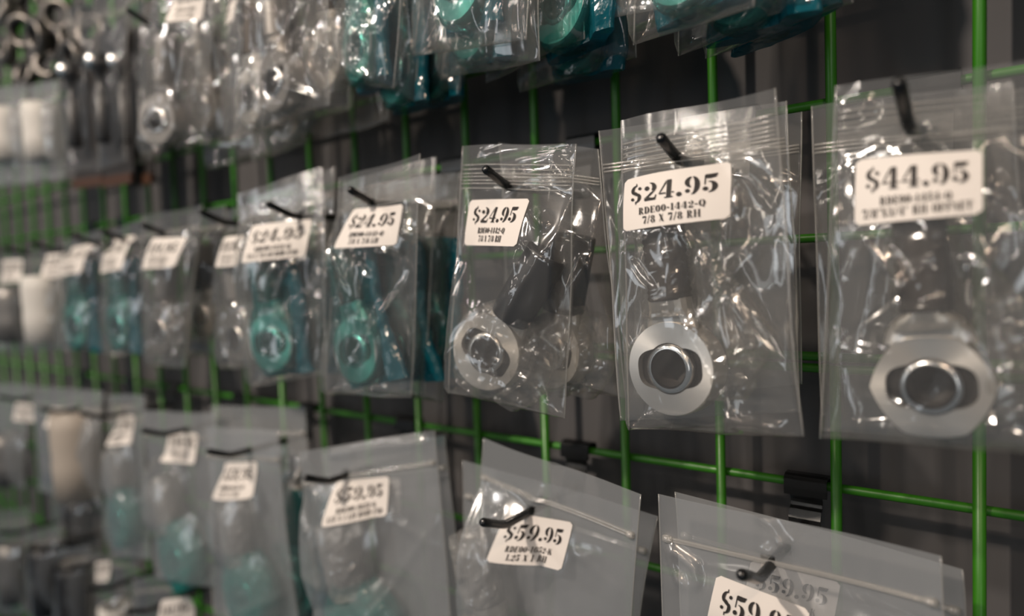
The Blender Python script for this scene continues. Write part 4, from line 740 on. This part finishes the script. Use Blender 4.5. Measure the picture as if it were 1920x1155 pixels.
 {'label': 'clear zip bag under the lowest peg hook in view', 'group': 'zip bags in the lowest row', 'seed': 42, 'q': [(-0.9287, -0.0842, -0.2398), (-0.812, -0.0757, -0.205), (-0.9438, -0.0842, -0.3957), (-0.8318, -0.0757, -0.3603)], 'film': 'clear', 'hook': (0.649, 0.26), 'lab': [(0.714, 0.218), (1.209, 0.214), (1.162, 0.494), (0.687, 0.503)], 'text': [('$14.95', 0.33, 0.5, 0.5, 0.78), ('RDE00-1210-Q', 0.125, 0.265, 0.5, 0.54), ('1/2 X 1/2', 0.135, 0.085, 0.5, 0.4)], 'con': [(0.614, 0.737, 0.024, 0.018)], 'parts': [{'kind': 'tube', 'ang': 0, 'mat': 'shank', 'r': 0.024, 'h': 0.07, 'label': 'grey sleeve under the lowest peg hook', 'group': 'sleeves', 'u': 0.614, 'v': 0.737}], 'res': (24, 34)},
 {'label': 'clear zip bag behind the small round cornered label, lowest row', 'group': 'zip bags in the lowest row', 'seed': 43, 'q': [(-1.0993, -0.0705, -0.2512), (-0.9789, -0.0495, -0.2234), (-1.1129, -0.0705, -0.4124), (-1.0025, -0.0495, -0.3867)], 'film': 'clear', 'hook': (1.059, 0.237), 'lab': [(0.116, 0.08), (0.425, 0.078), (0.406, 0.264), (0.103, 0.264)], 'text': [('$14.95', 0.33, 0.5, 0.5, 0.78), ('RDE00-1210-Q', 0.125, 0.265, 0.5, 0.54), ('1/2 X 1/2', 0.135, 0.085, 0.5, 0.4)], 'con': [(0.493, 0.737, 0.022, 0.018)], 'parts': [{'kind': 'tube', 'ang': 0, 'mat': 'white_sleeve', 'r': 0.022, 'h': 0.07, 'label': 'pale sleeve right of the dark sleeves', 'group': 'sleeves', 'u': 0.493, 'v': 0.737}], 'res': (24, 34)},
 {'label': 'clear zip bag of a dark sleeve, left of the small label', 'group': 'zip bags in the lowest row', 'seed': 44, 'q': [(-1.2085, -0.0825, -0.2632), (-1.1012, -0.0675, -0.2379), (-1.2302, -0.0825, -0.4357), (-1.1254, -0.0675, -0.4052)], 'film': 'clear', 'hook': (1.043, 0.163), 'con': [(0.592, 0.488, 0.026, 0.018)], 'parts': [{'kind': 'tube', 'ang': 0, 'mat': 'sleeve', 'r': 0.026, 'h': 0.12, 'label': 'dark sleeve nearest the small label, lowest row', 'group': 'sleeves', 'u': 0.592, 'v': 0.488}], 'res': (22, 32)},
 {'label': 'clear zip bag of a dark sleeve, second left of the small label', 'group': 'zip bags in the lowest row', 'seed': 45, 'q': [(-1.3212, -0.0837, -0.2559), (-1.2242, -0.0662, -0.2328), (-1.354, -0.0837, -0.4367), (-1.2585, -0.0662, -0.416)], 'film': 'clear', 'hook': (1.354, 0.168), 'con': [(0.552, 0.494, 0.022, 0.018)], 'parts': [{'kind': 'tube', 'ang': 0, 'mat': 'sleeve', 'r': 0.022, 'h': 0.12, 'label': 'dark sleeve second left of the small label, lowest row', 'group': 'sleeves', 'u': 0.552, 'v': 0.494}], 'res': (22, 32)},
 {'label': 'clear zip bag at the far left end of the lowest row', 'group': 'zip bags in the lowest row', 'seed': 46, 'q': [(-1.4961, -0.0825, -0.2573), (-1.3897, -0.0575, -0.2352), (-1.5448, -0.0825, -0.463), (-1.4414, -0.0575, -0.4444)], 'film': 'clear', 'hook': (1.645, 0.17), 'con': [(0.503, 0.607, 0.022, 0.018)], 'parts': [{'kind': 'tube', 'ang': 0, 'mat': 'shank', 'r': 0.022, 'h': 0.11, 'label': 'dark sleeve at the far left end of the lowest row', 'group': 'sleeves', 'u': 0.503, 'v': 0.607}], 'res': (22, 32)},
 {'label': 'clear zip bag of a dark sleeve against the wall under the milky bag', 'group': 'zip bags in the lowest row', 'seed': 47, 'q': [(-1.3236, -0.04, -0.2), (-1.1743, -0.02, -0.1733), (-1.3502, -0.04, -0.3389), (-1.195, -0.02, -0.3002)], 'film': 'clear', 'con': [(0.549, 0.494, 0.022, 0.018)], 'parts': [{'kind': 'tube', 'ang': 0, 'mat': 'sleeve', 'r': 0.022, 'h': 0.09, 'label': 'dark sleeve against the wall under the milky bag', 'group': 'sleeves', 'u': 0.549, 'v': 0.494}], 'res': (20, 28)},
 {'label': 'clear zip bag with a bright teal ring, hanging lowest at top centre', 'group': 'zip bags in the top row', 'seed': 48, 'q': [(-0.3048, -0.0902, 0.5013), (-0.2186, -0.1038, 0.458), (-0.3564, -0.0902, 0.319), (-0.2331, -0.1038, 0.2962)], 'film': 'clear', 'con': [(0.42, 0.743, 0.026, 0.0145), (0.497, 0.394, 0.015, 0.0185)], 'parts': [{'kind': 'steel_teal', 'ang': 8, 'scale': 1.0, 'label': 'teal wrapped rod end whose ring shows at top centre', 'group': 'rod ends in the top row', 'u': 0.42, 'v': 0.743}], 'res': (36, 56), 'ncre': 16, 'wr': 1.2, 'ridges': (-0.055, -0.038, -0.022, -0.01, 0.004, 0.016, 0.034), 'ridge_r': 0.0005},
 {'label': 'clear zip bag second behind the bright teal ring bag', 'group': 'zip bags in the top row', 'seed': 49, 'q': [(-0.3059, -0.0678, 0.4912), (-0.2197, -0.0922, 0.4485), (-0.345, -0.0678, 0.3018), (-0.2357, -0.0922, 0.2871)], 'film': 'clear', 'con': [(0.336, 0.795, 0.026, 0.0145), (0.397, 0.448, 0.015, 0.0185)], 'parts': [{'kind': 'steel_teal', 'ang': 6, 'scale': 1.0, 'label': 'teal rod end peeping below the bright teal ring', 'group': 'rod ends in the top row', 'u': 0.336, 'v': 0.795}], 'res': (30, 46), 'ncre': 14},
 {'label': 'clear zip bag third behind the bright teal ring bag', 'group': 'zip bags in the top row', 'seed': 50, 'q': [(-0.2957, -0.0495, 0.4844), (-0.2052, -0.0705, 0.4532), (-0.3182, -0.0495, 0.3001), (-0.21, -0.0705, 0.2995)], 'film': 'clear', 'con': [(0.805, 0.817, 0.026, 0.0145), (0.763, 0.453, 0.015, 0.0185)], 'parts': [{'kind': 'steel_teal', 'ang': -4, 'scale': 1.0, 'label': 'dark teal rod end right of the bright teal ring', 'group': 'rod ends in the top row', 'u': 0.805, 'v': 0.817}], 'res': (26, 40)},
 {'label': 'clear zip bag hindmost behind the bright teal ring bag', 'group': 'zip bags in the top row', 'seed': 51, 'q': [(-0.2783, -0.0256, 0.4886), (-0.1852, -0.0424, 0.4588), (-0.2983, -0.0256, 0.2926), (-0.1911, -0.0424, 0.2899)], 'film': 'clear', 'con': [(0.522, 0.831, 0.026, 0.0145), (0.584, 0.494, 0.015, 0.0185)], 'parts': [{'kind': 'steel_teal', 'ang': 6, 'scale': 1.0, 'label': 'dark teal rod end hindmost behind the teal ring', 'group': 'rod ends in the top row', 'u': 0.522, 'v': 0.831}], 'res': (24, 36)},
 {'label': 'clear zip bag with blue film at top right, foremost of its stack', 'group': 'zip bags in the top row', 'seed': 52, 'q': [(-0.1652, -0.081, 0.461), (-0.0759, -0.109, 0.412), (-0.1734, -0.081, 0.2879), (-0.0873, -0.109, 0.2773)], 'film': 'clear', 'con': [(0.477, 0.745, 0.026, 0.0145), (0.477, 0.343, 0.015, 0.0185)], 'parts': [{'kind': 'steel_teal', 'ang': 0, 'scale': 1.0, 'label': 'blue wrapped rod end foremost at top right', 'group': 'rod ends in the top row', 'u': 0.477, 'v': 0.745}], 'res': (32, 48), 'ncre': 12},
 {'label': 'clear zip bag with its left corner below the foremost top right bag', 'group': 'zip bags in the top row', 'seed': 53, 'q': [(-0.1994, -0.0674, 0.4655), (-0.1011, -0.0926, 0.4208), (-0.2073, -0.0674, 0.3101), (-0.1184, -0.0926, 0.2985)], 'film': 'clear', 'con': [], 'parts': [], 'res': (26, 40)},
 {'label': 'clear zip bag second at top right, pale corner hanging', 'group': 'zip bags in the top row', 'seed': 54, 'q': [(-0.153, -0.056, 0.4504), (-0.0712, -0.084, 0.4139), (-0.1552, -0.056, 0.2831), (-0.0665, -0.084, 0.2815)], 'film': 'clear', 'con': [(0.566, 0.803, 0.026, 0.0145), (0.612, 0.39, 0.015, 0.0185)], 'parts': [{'kind': 'steel_teal', 'ang': 4, 'scale': 1.0, 'label': 'teal wrapped rod end second at top right', 'group': 'rod ends in the top row', 'u': 0.566, 'v': 0.803}], 'res': (26, 40)},
 {'label': 'clear zip bag hindmost at top right, reaching furthest right', 'group': 'zip bags in the top row', 'seed': 55, 'q': [(-0.1423, -0.031, 0.4589), (-0.0588, -0.059, 0.4221), (-0.1456, -0.031, 0.2832), (-0.0528, -0.059, 0.2864)], 'film': 'clear', 'con': [(0.435, 0.804, 0.026, 0.0145), (0.39, 0.407, 0.015, 0.0185)], 'parts': [{'kind': 'steel_teal', 'ang': -4, 'scale': 1.0, 'label': 'teal wrapped rod end hindmost at top right', 'group': 'rod ends in the top row', 'u': 0.435, 'v': 0.804}], 'res': (26, 40)},
 {'label': 'narrow glossy teal zip bag at the top, left of the teal ring bag', 'group': 'zip bags in the top row', 'seed': 56, 'q': [(-0.4218, -0.077, 0.5236), (-0.3288, -0.103, 0.4834), (-0.4513, -0.077, 0.3211), (-0.367, -0.103, 0.292)], 'film': 'clear', 'folds': [([(0.735, 0.668), (0.571, 0.792), (0.587, 0.915), (0.819, 0.989)], 0.003, 0.005), ([(0.983, 0.704), (0.93, 0.823), (0.911, 0.965)], 0.003, 0.004), ([(0.577, 0.812), (0.989, 0.802)], 0.003, 0.003)], 'con': [(0.419, 0.858, 0.026, 0.0145), (0.441, 0.548, 0.015, 0.0185)], 'parts': [{'kind': 'steel_teal', 'ang': 2, 'scale': 1.0, 'label': 'teal rod end in the narrow glossy bag at the top', 'group': 'rod ends in the top row', 'u': 0.419, 'v': 0.858}], 'res': (40, 60), 'ncre': 12, 'wr': 1.3, 'ridges': (-0.055, -0.038, -0.022, -0.01, 0.004, 0.016, 0.034), 'ridge_r': 0.0005},
 {'label': 'dark teal zip bag behind the narrow glossy teal bag', 'group': 'zip bags in the top row', 'seed': 57, 'q': [(-0.4185, -0.0505, 0.5306), (-0.3272, -0.0735, 0.4936), (-0.4511, -0.0505, 0.3178), (-0.3655, -0.0735, 0.2871)], 'film': 'clear', 'con': [(0.624, 0.893, 0.026, 0.0145), (0.646, 0.602, 0.015, 0.0185)], 'parts': [{'kind': 'steel_teal', 'ang': 2, 'scale': 1.0, 'label': 'dark teal rod end behind the narrow glossy bag', 'group': 'rod ends in the top row', 'u': 0.624, 'v': 0.893}], 'res': (26, 40)},
 {'label': 'dark teal zip bag hindmost left of the teal ring bag', 'group': 'zip bags in the top row', 'seed': 58, 'q': [(-0.3986, -0.029, 0.5282), (-0.3065, -0.055, 0.4901), (-0.4257, -0.029, 0.3151), (-0.3377, -0.055, 0.2946)], 'film': 'clear', 'con': [(0.527, 0.892, 0.026, 0.0145), (0.571, 0.592, 0.015, 0.0185)], 'parts': [{'kind': 'steel_teal', 'ang': 4, 'scale': 1.0, 'label': 'dark teal rod end hindmost left of the teal ring', 'group': 'rod ends in the top row', 'u': 0.527, 'v': 0.892}], 'res': (24, 36)},
 {'label': 'clear zip bag with strong white creases over a bare rod end', 'group': 'zip bags in the top row', 'seed': 59, 'q': [(-0.517, -0.0917, 0.5285), (-0.4239, -0.0983, 0.5018), (-0.5531, -0.0917, 0.2907), (-0.4498, -0.0983, 0.2948)], 'film': 'clear', 'folds': [([(-0.004, 0.626), (0.083, 0.772), (0.224, 0.915)], 0.0035, 0.004), ([(0.956, 0.526), (0.55, 0.691), (0.44, 0.782), (0.451, 0.874), (0.973, 0.983)], 0.0035, 0.005), ([(0.897, 0.56), (0.8, 0.693), (0.83, 0.818), (0.956, 0.966)], 0.0035, 0.0045)], 'con': [(0.259, 0.837, 0.026, 0.0145), (0.216, 0.562, 0.015, 0.0185)], 'parts': [{'kind': 'dull_bare', 'ang': -4, 'scale': 1.0, 'label': 'bare steel rod end under strong white creases', 'group': 'rod ends in the top row', 'u': 0.259, 'v': 0.837}], 'res': (44, 70), 'ncre': 5, 'wr': 1.0, 'ridges': (-0.055, -0.038, -0.022, -0.01, 0.004, 0.016, 0.034), 'ridge_r': 0.0005},
 {'label': 'clear zip bag second behind the strongly creased bag', 'group': 'zip bags in the top row', 'seed': 60, 'q': [(-0.5143, -0.0653, 0.5345), (-0.4158, -0.0747, 0.5052), (-0.5483, -0.0653, 0.2993), (-0.4525, -0.0747, 0.2965)], 'film': 'clear', 'con': [(0.682, 0.778, 0.026, 0.0145), (0.715, 0.503, 0.015, 0.0185)], 'parts': [{'kind': 'brown_crinkle', 'ang': 3, 'scale': 1.0, 'label': 'rod end second behind the strongly creased bag', 'group': 'rod ends in the top row', 'u': 0.682, 'v': 0.778}], 'res': (26, 40), 'wr': 1.3},
 {'label': 'clear zip bag hindmost behind the strongly creased bag', 'group': 'zip bags in the top row', 'seed': 61, 'q': [(-0.5045, -0.0367, 0.5384), (-0.4099, -0.0473, 0.511), (-0.5316, -0.0367, 0.2878), (-0.432, -0.0473, 0.2881)], 'film': 'clear', 'con': [], 'parts': [], 'res': (24, 36), 'wr': 1.2},
 {'label': 'clear zip bag left of the strongly creased bag, peach glints', 'group': 'zip bags in the top row', 'seed': 62, 'q': [(-0.6186, -0.0758, 0.5441), (-0.5215, -0.0842, 0.5149), (-0.639, -0.0758, 0.2941), (-0.5424, -0.0842, 0.2956)], 'film': 'clear', 'lab': [(0.152, 0.404), (0.535, 0.411), (0.517, 0.557), (0.141, 0.553)], 'text': [('$24.95', 0.33, 0.5, 0.5, 0.78), ('RDE00-1430-Q', 0.125, 0.265, 0.5, 0.54), ('3/4 X 3/4 RH', 0.135, 0.085, 0.5, 0.5)], 'con': [(0.55, 0.856, 0.026, 0.0145), (0.572, 0.593, 0.015, 0.0185)], 'parts': [{'kind': 'brown_crinkle', 'ang': 2, 'scale': 1.0, 'label': 'amber tinted rod end left of the strong creases', 'group': 'rod ends in the top row', 'u': 0.55, 'v': 0.856}], 'res': (26, 40), 'wr': 1.4},
 {'label': 'clear zip bag beside the black carded studs, pale label at its top', 'group': 'zip bags in the top row', 'seed': 63, 'q': [(-0.7007, -0.106, 0.5399), (-0.6115, -0.084, 0.5228), (-0.7733, -0.106, 0.2953), (-0.6693, -0.084, 0.3074)], 'film': 'clear', 'hook': (-0.219, 0.419), 'folds': [([(0.046, 0.481), (0.013, 0.677), (0.138, 0.845)], 0.003, 0.004), ([(0.798, 0.596), (0.571, 0.967)], 0.003, 0.003), ([(0.189, 0.884), (0.432, 0.882), (0.648, 0.962)], 0.003, 0.004)], 'lab': [(0.431, 0.324), (0.892, 0.325), (0.876, 0.489), (0.438, 0.484)], 'text': [('$24.95', 0.33, 0.5, 0.5, 0.78), ('RDE00-1430-Q', 0.125, 0.265, 0.5, 0.54), ('3/4 X 3/4 RH', 0.135, 0.085, 0.5, 0.5)], 'con': [(0.267, 0.867, 0.026, 0.0145), (0.364, 0.611, 0.015, 0.0185)], 'parts': [{'kind': 'dull_bare', 'ang': 9, 'scale': 1.0, 'label': 'bare steel rod end beside the black carded studs', 'group': 'rod ends in the top row', 'u': 0.267, 'v': 0.867}], 'res': (36, 54), 'wr': 1.1, 'ncre': 8, 'ridges': (-0.055, -0.038, -0.022, -0.01, 0.004, 0.016, 0.034), 'ridge_r': 0.0005},
 {'label': 'clear zip bag behind the one beside the black carded studs', 'group': 'zip bags in the top row', 'seed': 64, 'q': [(-0.7188, -0.0675, 0.5611), (-0.6219, -0.0565, 0.5426), (-0.7621, -0.0675, 0.3054), (-0.6627, -0.0565, 0.3056)], 'film': 'clear', 'con': [(0.471, 0.837, 0.026, 0.0145), (0.471, 0.589, 0.015, 0.0185)], 'parts': [{'kind': 'dull_bare', 'ang': 0, 'scale': 1.0, 'label': 'steel rod end in the bag behind, beside the carded studs', 'group': 'rod ends in the top row', 'u': 0.471, 'v': 0.837}], 'res': (26, 40), 'wr': 1.2},
 {'label': 'clear zip bag with its corner lowest under the creased stack', 'group': 'zip bags in the top row', 'seed': 65, 'q': [(-0.6037, -0.0517, 0.5592), (-0.5082, -0.0523, 0.533), (-0.6442, -0.0517, 0.2797), (-0.5424, -0.0523, 0.2811)], 'film': 'clear', 'con': [(0.72, 0.86, 0.026, 0.0145), (0.742, 0.629, 0.015, 0.0185)], 'parts': [{'kind': 'sleeve_crinkle', 'ang': 2, 'scale': 1.0, 'label': 'dark sleeved rod end low in the creased stack', 'group': 'rod ends in the top row', 'u': 0.72, 'v': 0.86}], 'res': (20, 30), 'wr': 1.2},
 {'label': 'clear zip bag at the wall under the creased stack', 'group': 'zip bags in the top row', 'seed': 66, 'q': [(-0.7047, -0.0403, 0.5784), (-0.6102, -0.0357, 0.5549), (-0.7483, -0.0403, 0.2831), (-0.6449, -0.0357, 0.2838)], 'film': 'clear', 'con': [(0.485, 0.839, 0.026, 0.0145), (0.507, 0.622, 0.015, 0.0185)], 'parts': [{'kind': 'sleeve_crinkle', 'ang': 2, 'scale': 1.0, 'label': 'dark sleeved rod end at the wall near the carded studs', 'group': 'rod ends in the top row', 'u': 0.485, 'v': 0.839}], 'res': (20, 30), 'wr': 1.2},
 {'label': 'clear bag of the black carded stud nearest the clear rod end bags', 'group': 'zip bags in the top row', 'seed': 67, 'q': [(-0.876, -0.066, 0.5318), (-0.7951, -0.074, 0.5154), (-0.9105, -0.066, 0.3042), (-0.8253, -0.074, 0.3006)], 'film': 'thin_clear', 'con': [(0.454, 0.676, 0.026, 0.013)], 'parts': [{'kind': 'stud', 'ang': 2, 'label': 'black carded stud nearest the clear rod end bags', 'group': 'carded studs', 'scale': 1.15, 'u': 0.454, 'v': 0.676}], 'res': (20, 30), 'wr': 0.5},
 {'label': 'clear bag of the middle black carded stud', 'group': 'zip bags in the top row', 'seed': 68, 'q': [(-0.9098, -0.0857, 0.5158), (-0.8281, -0.0843, 0.5032), (-0.942, -0.0857, 0.302), (-0.8558, -0.0843, 0.2996)], 'film': 'thin_clear', 'con': [(0.492, 0.636, 0.026, 0.013)], 'parts': [{'kind': 'stud', 'ang': 2, 'label': 'middle one of the three black carded studs', 'group': 'carded studs', 'scale': 1.15, 'u': 0.492, 'v': 0.636}], 'res': (20, 30), 'wr': 0.5},
 {'label': 'clear bag of the black carded stud nearest the bright white bags', 'group': 'zip bags in the top row', 'seed': 69, 'q': [(-1.0, -0.0883, 0.5221), (-0.9176, -0.0817, 0.5124), (-1.0356, -0.0883, 0.3079), (-0.9485, -0.0817, 0.3052)], 'film': 'thin_clear', 'con': [(0.522, 0.634, 0.026, 0.013)], 'parts': [{'kind': 'stud', 'ang': 2, 'label': 'black carded stud nearest the bright white bags', 'group': 'carded studs', 'scale': 1.15, 'u': 0.522, 'v': 0.634}], 'res': (20, 30), 'wr': 0.5},
 {'label': 'bright white glossy zip bag left of the carded studs', 'group': 'zip bags in the top row', 'seed': 70, 'q': [(-1.1495, -0.0897, 0.4494), (-1.0515, -0.0803, 0.4395), (-1.1724, -0.0897, 0.3079), (-1.0706, -0.0803, 0.3052)], 'film': 'milky', 'con': [(0.511, 0.508, 0.026, 0.015)], 'parts': [{'kind': 'tube', 'ang': 0, 'mat': 'white_sleeve', 'r': 0.026, 'h': 0.08, 'label': 'white sleeve in the bright bag left of the carded studs', 'group': 'sleeves', 'u': 0.511, 'v': 0.508}], 'res': (22, 30), 'wr': 1.8},
 {'label': 'bright white glossy zip bag at the far left under the collar rings', 'group': 'zip bags in the top row', 'seed': 71, 'q': [(-1.2793, -0.0947, 0.4694), (-1.175, -0.0813, 0.4575), (-1.315, -0.0947, 0.3185), (-1.2009, -0.0813, 0.3116)], 'film': 'milky', 'con': [(0.5, 0.496, 0.026, 0.015)], 'parts': [{'kind': 'tube', 'ang': 0, 'mat': 'white_sleeve', 'r': 0.028, 'h': 0.08, 'label': 'white sleeve in the far left bright bag', 'group': 'sleeves', 'u': 0.5, 'v': 0.496}], 'res': (22, 30), 'wr': 1.8},
 {'label': 'clear zip bag foremost in the stack right of the blue film, above the frame', 'group': 'zip bags in the top row', 'seed': 72, 'q': [(-0.0164, -0.0848, 0.5423), (0.0864, -0.0992, 0.5477), (-0.0061, -0.0862, 0.3426), (0.0968, -0.1007, 0.348)], 'film': 'clear', 'con': [(0.45, 0.72, 0.026, 0.0145), (0.492, 0.411, 0.015, 0.0185)], 'parts': [{'kind': 'steel_teal', 'ang': 4, 'scale': 1.0, 'label': 'foremost teal wrapped rod end above the $44.95 bag', 'group': 'rod ends in the top row', 'u': 0.45, 'v': 0.72}], 'res': (20, 30)},
 {'label': 'clear zip bag middle in the stack right of the blue film, above the frame', 'group': 'zip bags in the top row', 'seed': 73, 'q': [(-0.0069, -0.0624, 0.54), (0.0969, -0.0696, 0.54), (-0.0069, -0.0624, 0.34), (0.0969, -0.0696, 0.34)], 'film': 'clear', 'con': [(0.45, 0.72, 0.026, 0.0145), (0.46, 0.41, 0.015, 0.0185)], 'parts': [{'kind': 'steel_teal', 'ang': 1, 'scale': 1.0, 'label': 'middle teal wrapped rod end above the $44.95 bag', 'group': 'rod ends in the top row', 'u': 0.45, 'v': 0.72}], 'res': (20, 30)},
 {'label': 'clear zip bag hindmost in the stack right of the blue film, above the frame', 'group': 'zip bags in the top row', 'seed': 74, 'q': [(-0.0269, -0.04, 0.5547), (0.0769, -0.04, 0.5493), (-0.0374, -0.04, 0.355), (0.0665, -0.04, 0.3496)], 'film': 'clear', 'con': [(0.45, 0.72, 0.026, 0.0145), (0.429, 0.41, 0.015, 0.0185)], 'parts': [{'kind': 'steel_teal', 'ang': -2, 'scale': 1.0, 'label': 'hindmost teal wrapped rod end above the $44.95 bag', 'group': 'rod ends in the top row', 'u': 0.45, 'v': 0.72}], 'res': (20, 30)},
]
RINGS = [
 {'label': 'steel collar ring at the corner, top left', 'loc': (-1.1804, -0.1, 0.5605), 'rot': (-0.16, 0, -0.1), 'R': 0.024, 'r': 0.01},
 {'label': 'steel collar ring leftmost under the corner, top left', 'loc': (-1.2319, -0.086, 0.5187), 'rot': (-0.06, 0, -0.05), 'R': 0.024, 'r': 0.01},
 {'label': 'steel collar ring above the bright white bags, top left', 'loc': (-1.2055, -0.072, 0.4798), 'rot': (-0.26, 0, 0.2), 'R': 0.024, 'r': 0.01},
 {'label': 'steel collar ring topmost beside the corner, top left', 'loc': (-1.2064, -0.058, 0.5843), 'rot': (0.25, 0, 0.6), 'R': 0.024, 'r': 0.01},
 {'label': 'steel collar ring in the middle of the cluster, top left', 'loc': (-1.0649, -0.1, 0.4962), 'rot': (0.16, 0, 0.02), 'R': 0.024, 'r': 0.01},
 {'label': 'steel collar ring right of the cluster middle, top left', 'loc': (-1.0364, -0.086, 0.4822), 'rot': (0.02, 0, 0.08), 'R': 0.024, 'r': 0.01},
 {'label': 'steel collar ring over the first carded stud, top left', 'loc': (-0.9981, -0.072, 0.5085), 'rot': (-0.2, 0, -0.09), 'R': 0.024, 'r': 0.01},
 {'label': 'steel collar ring lowest of the cluster, top left', 'loc': (-1.149, -0.058, 0.4869), 'rot': (-0.17, 0, 0.73), 'R': 0.024, 'r': 0.01},
 {'label': 'steel collar ring between two rings of the cluster, top left', 'loc': (-1.1167, -0.1, 0.5158), 'rot': (0.2, 0, 0.61), 'R': 0.024, 'r': 0.01},
 {'label': 'steel collar ring at the right end of the cluster, top left', 'loc': (-0.9868, -0.086, 0.4534), 'rot': (0.18, 0, -0.01), 'R': 0.024, 'r': 0.01},
 {'label': 'steel collar ring by the second carded stud, top left', 'loc': (-0.9589, -0.072, 0.485), 'rot': (-0.11, 0, 0.43), 'R': 0.024, 'r': 0.01},
 {'label': 'steel collar ring half behind the cluster, top left', 'loc': (-1.1066, -0.058, 0.5469), 'rot': (0.14, 0, 0.65), 'R': 0.024, 'r': 0.01},
]
# ---------------------------------------------------------------- hang everything
for h in HOOKS:
    make_hook(h['bar'], h['x'], h['rod'], h['label'], h['group'], h.get('tip', (.0, -.121, .0085)))

for d in BAGS:
    root, b = make_bag(d)
    for c in d['parts']:
        p = b.base(c['u'], c['v']) + b.n * c.get('push', .001 if d['film'] == 'milky' else -.002)
        yaw = math.atan2(b.n.x, -b.n.y)
        # turn in the plane of the bag first, then with the bag
        rot = (Matrix.Rotation(yaw, 3, 'Z') @ Matrix.Rotation(math.radians(c.get('twist', 0)), 3, 'Z')
               @ Matrix.Rotation(math.radians(c['ang']), 3, 'Y')).to_euler()
        k = c['kind']
        if k == 'stud': make_stud(c['label'], c['group'], p, rot, c.get('scale', 1))
        elif k.startswith('tube'): make_tube_part(c['label'], c['group'], p, rot, c['mat'], c['r'], c['h'])
        else: make_rod_end(k, d['seed'] * 7 + 1, c['label'], c['group'], p, rot, c.get('scale', 1))

for r in RINGS:
    make_ring(r['label'], 'steel collar rings hung at the top', r['loc'], r['rot'], r['R'], r['r'])
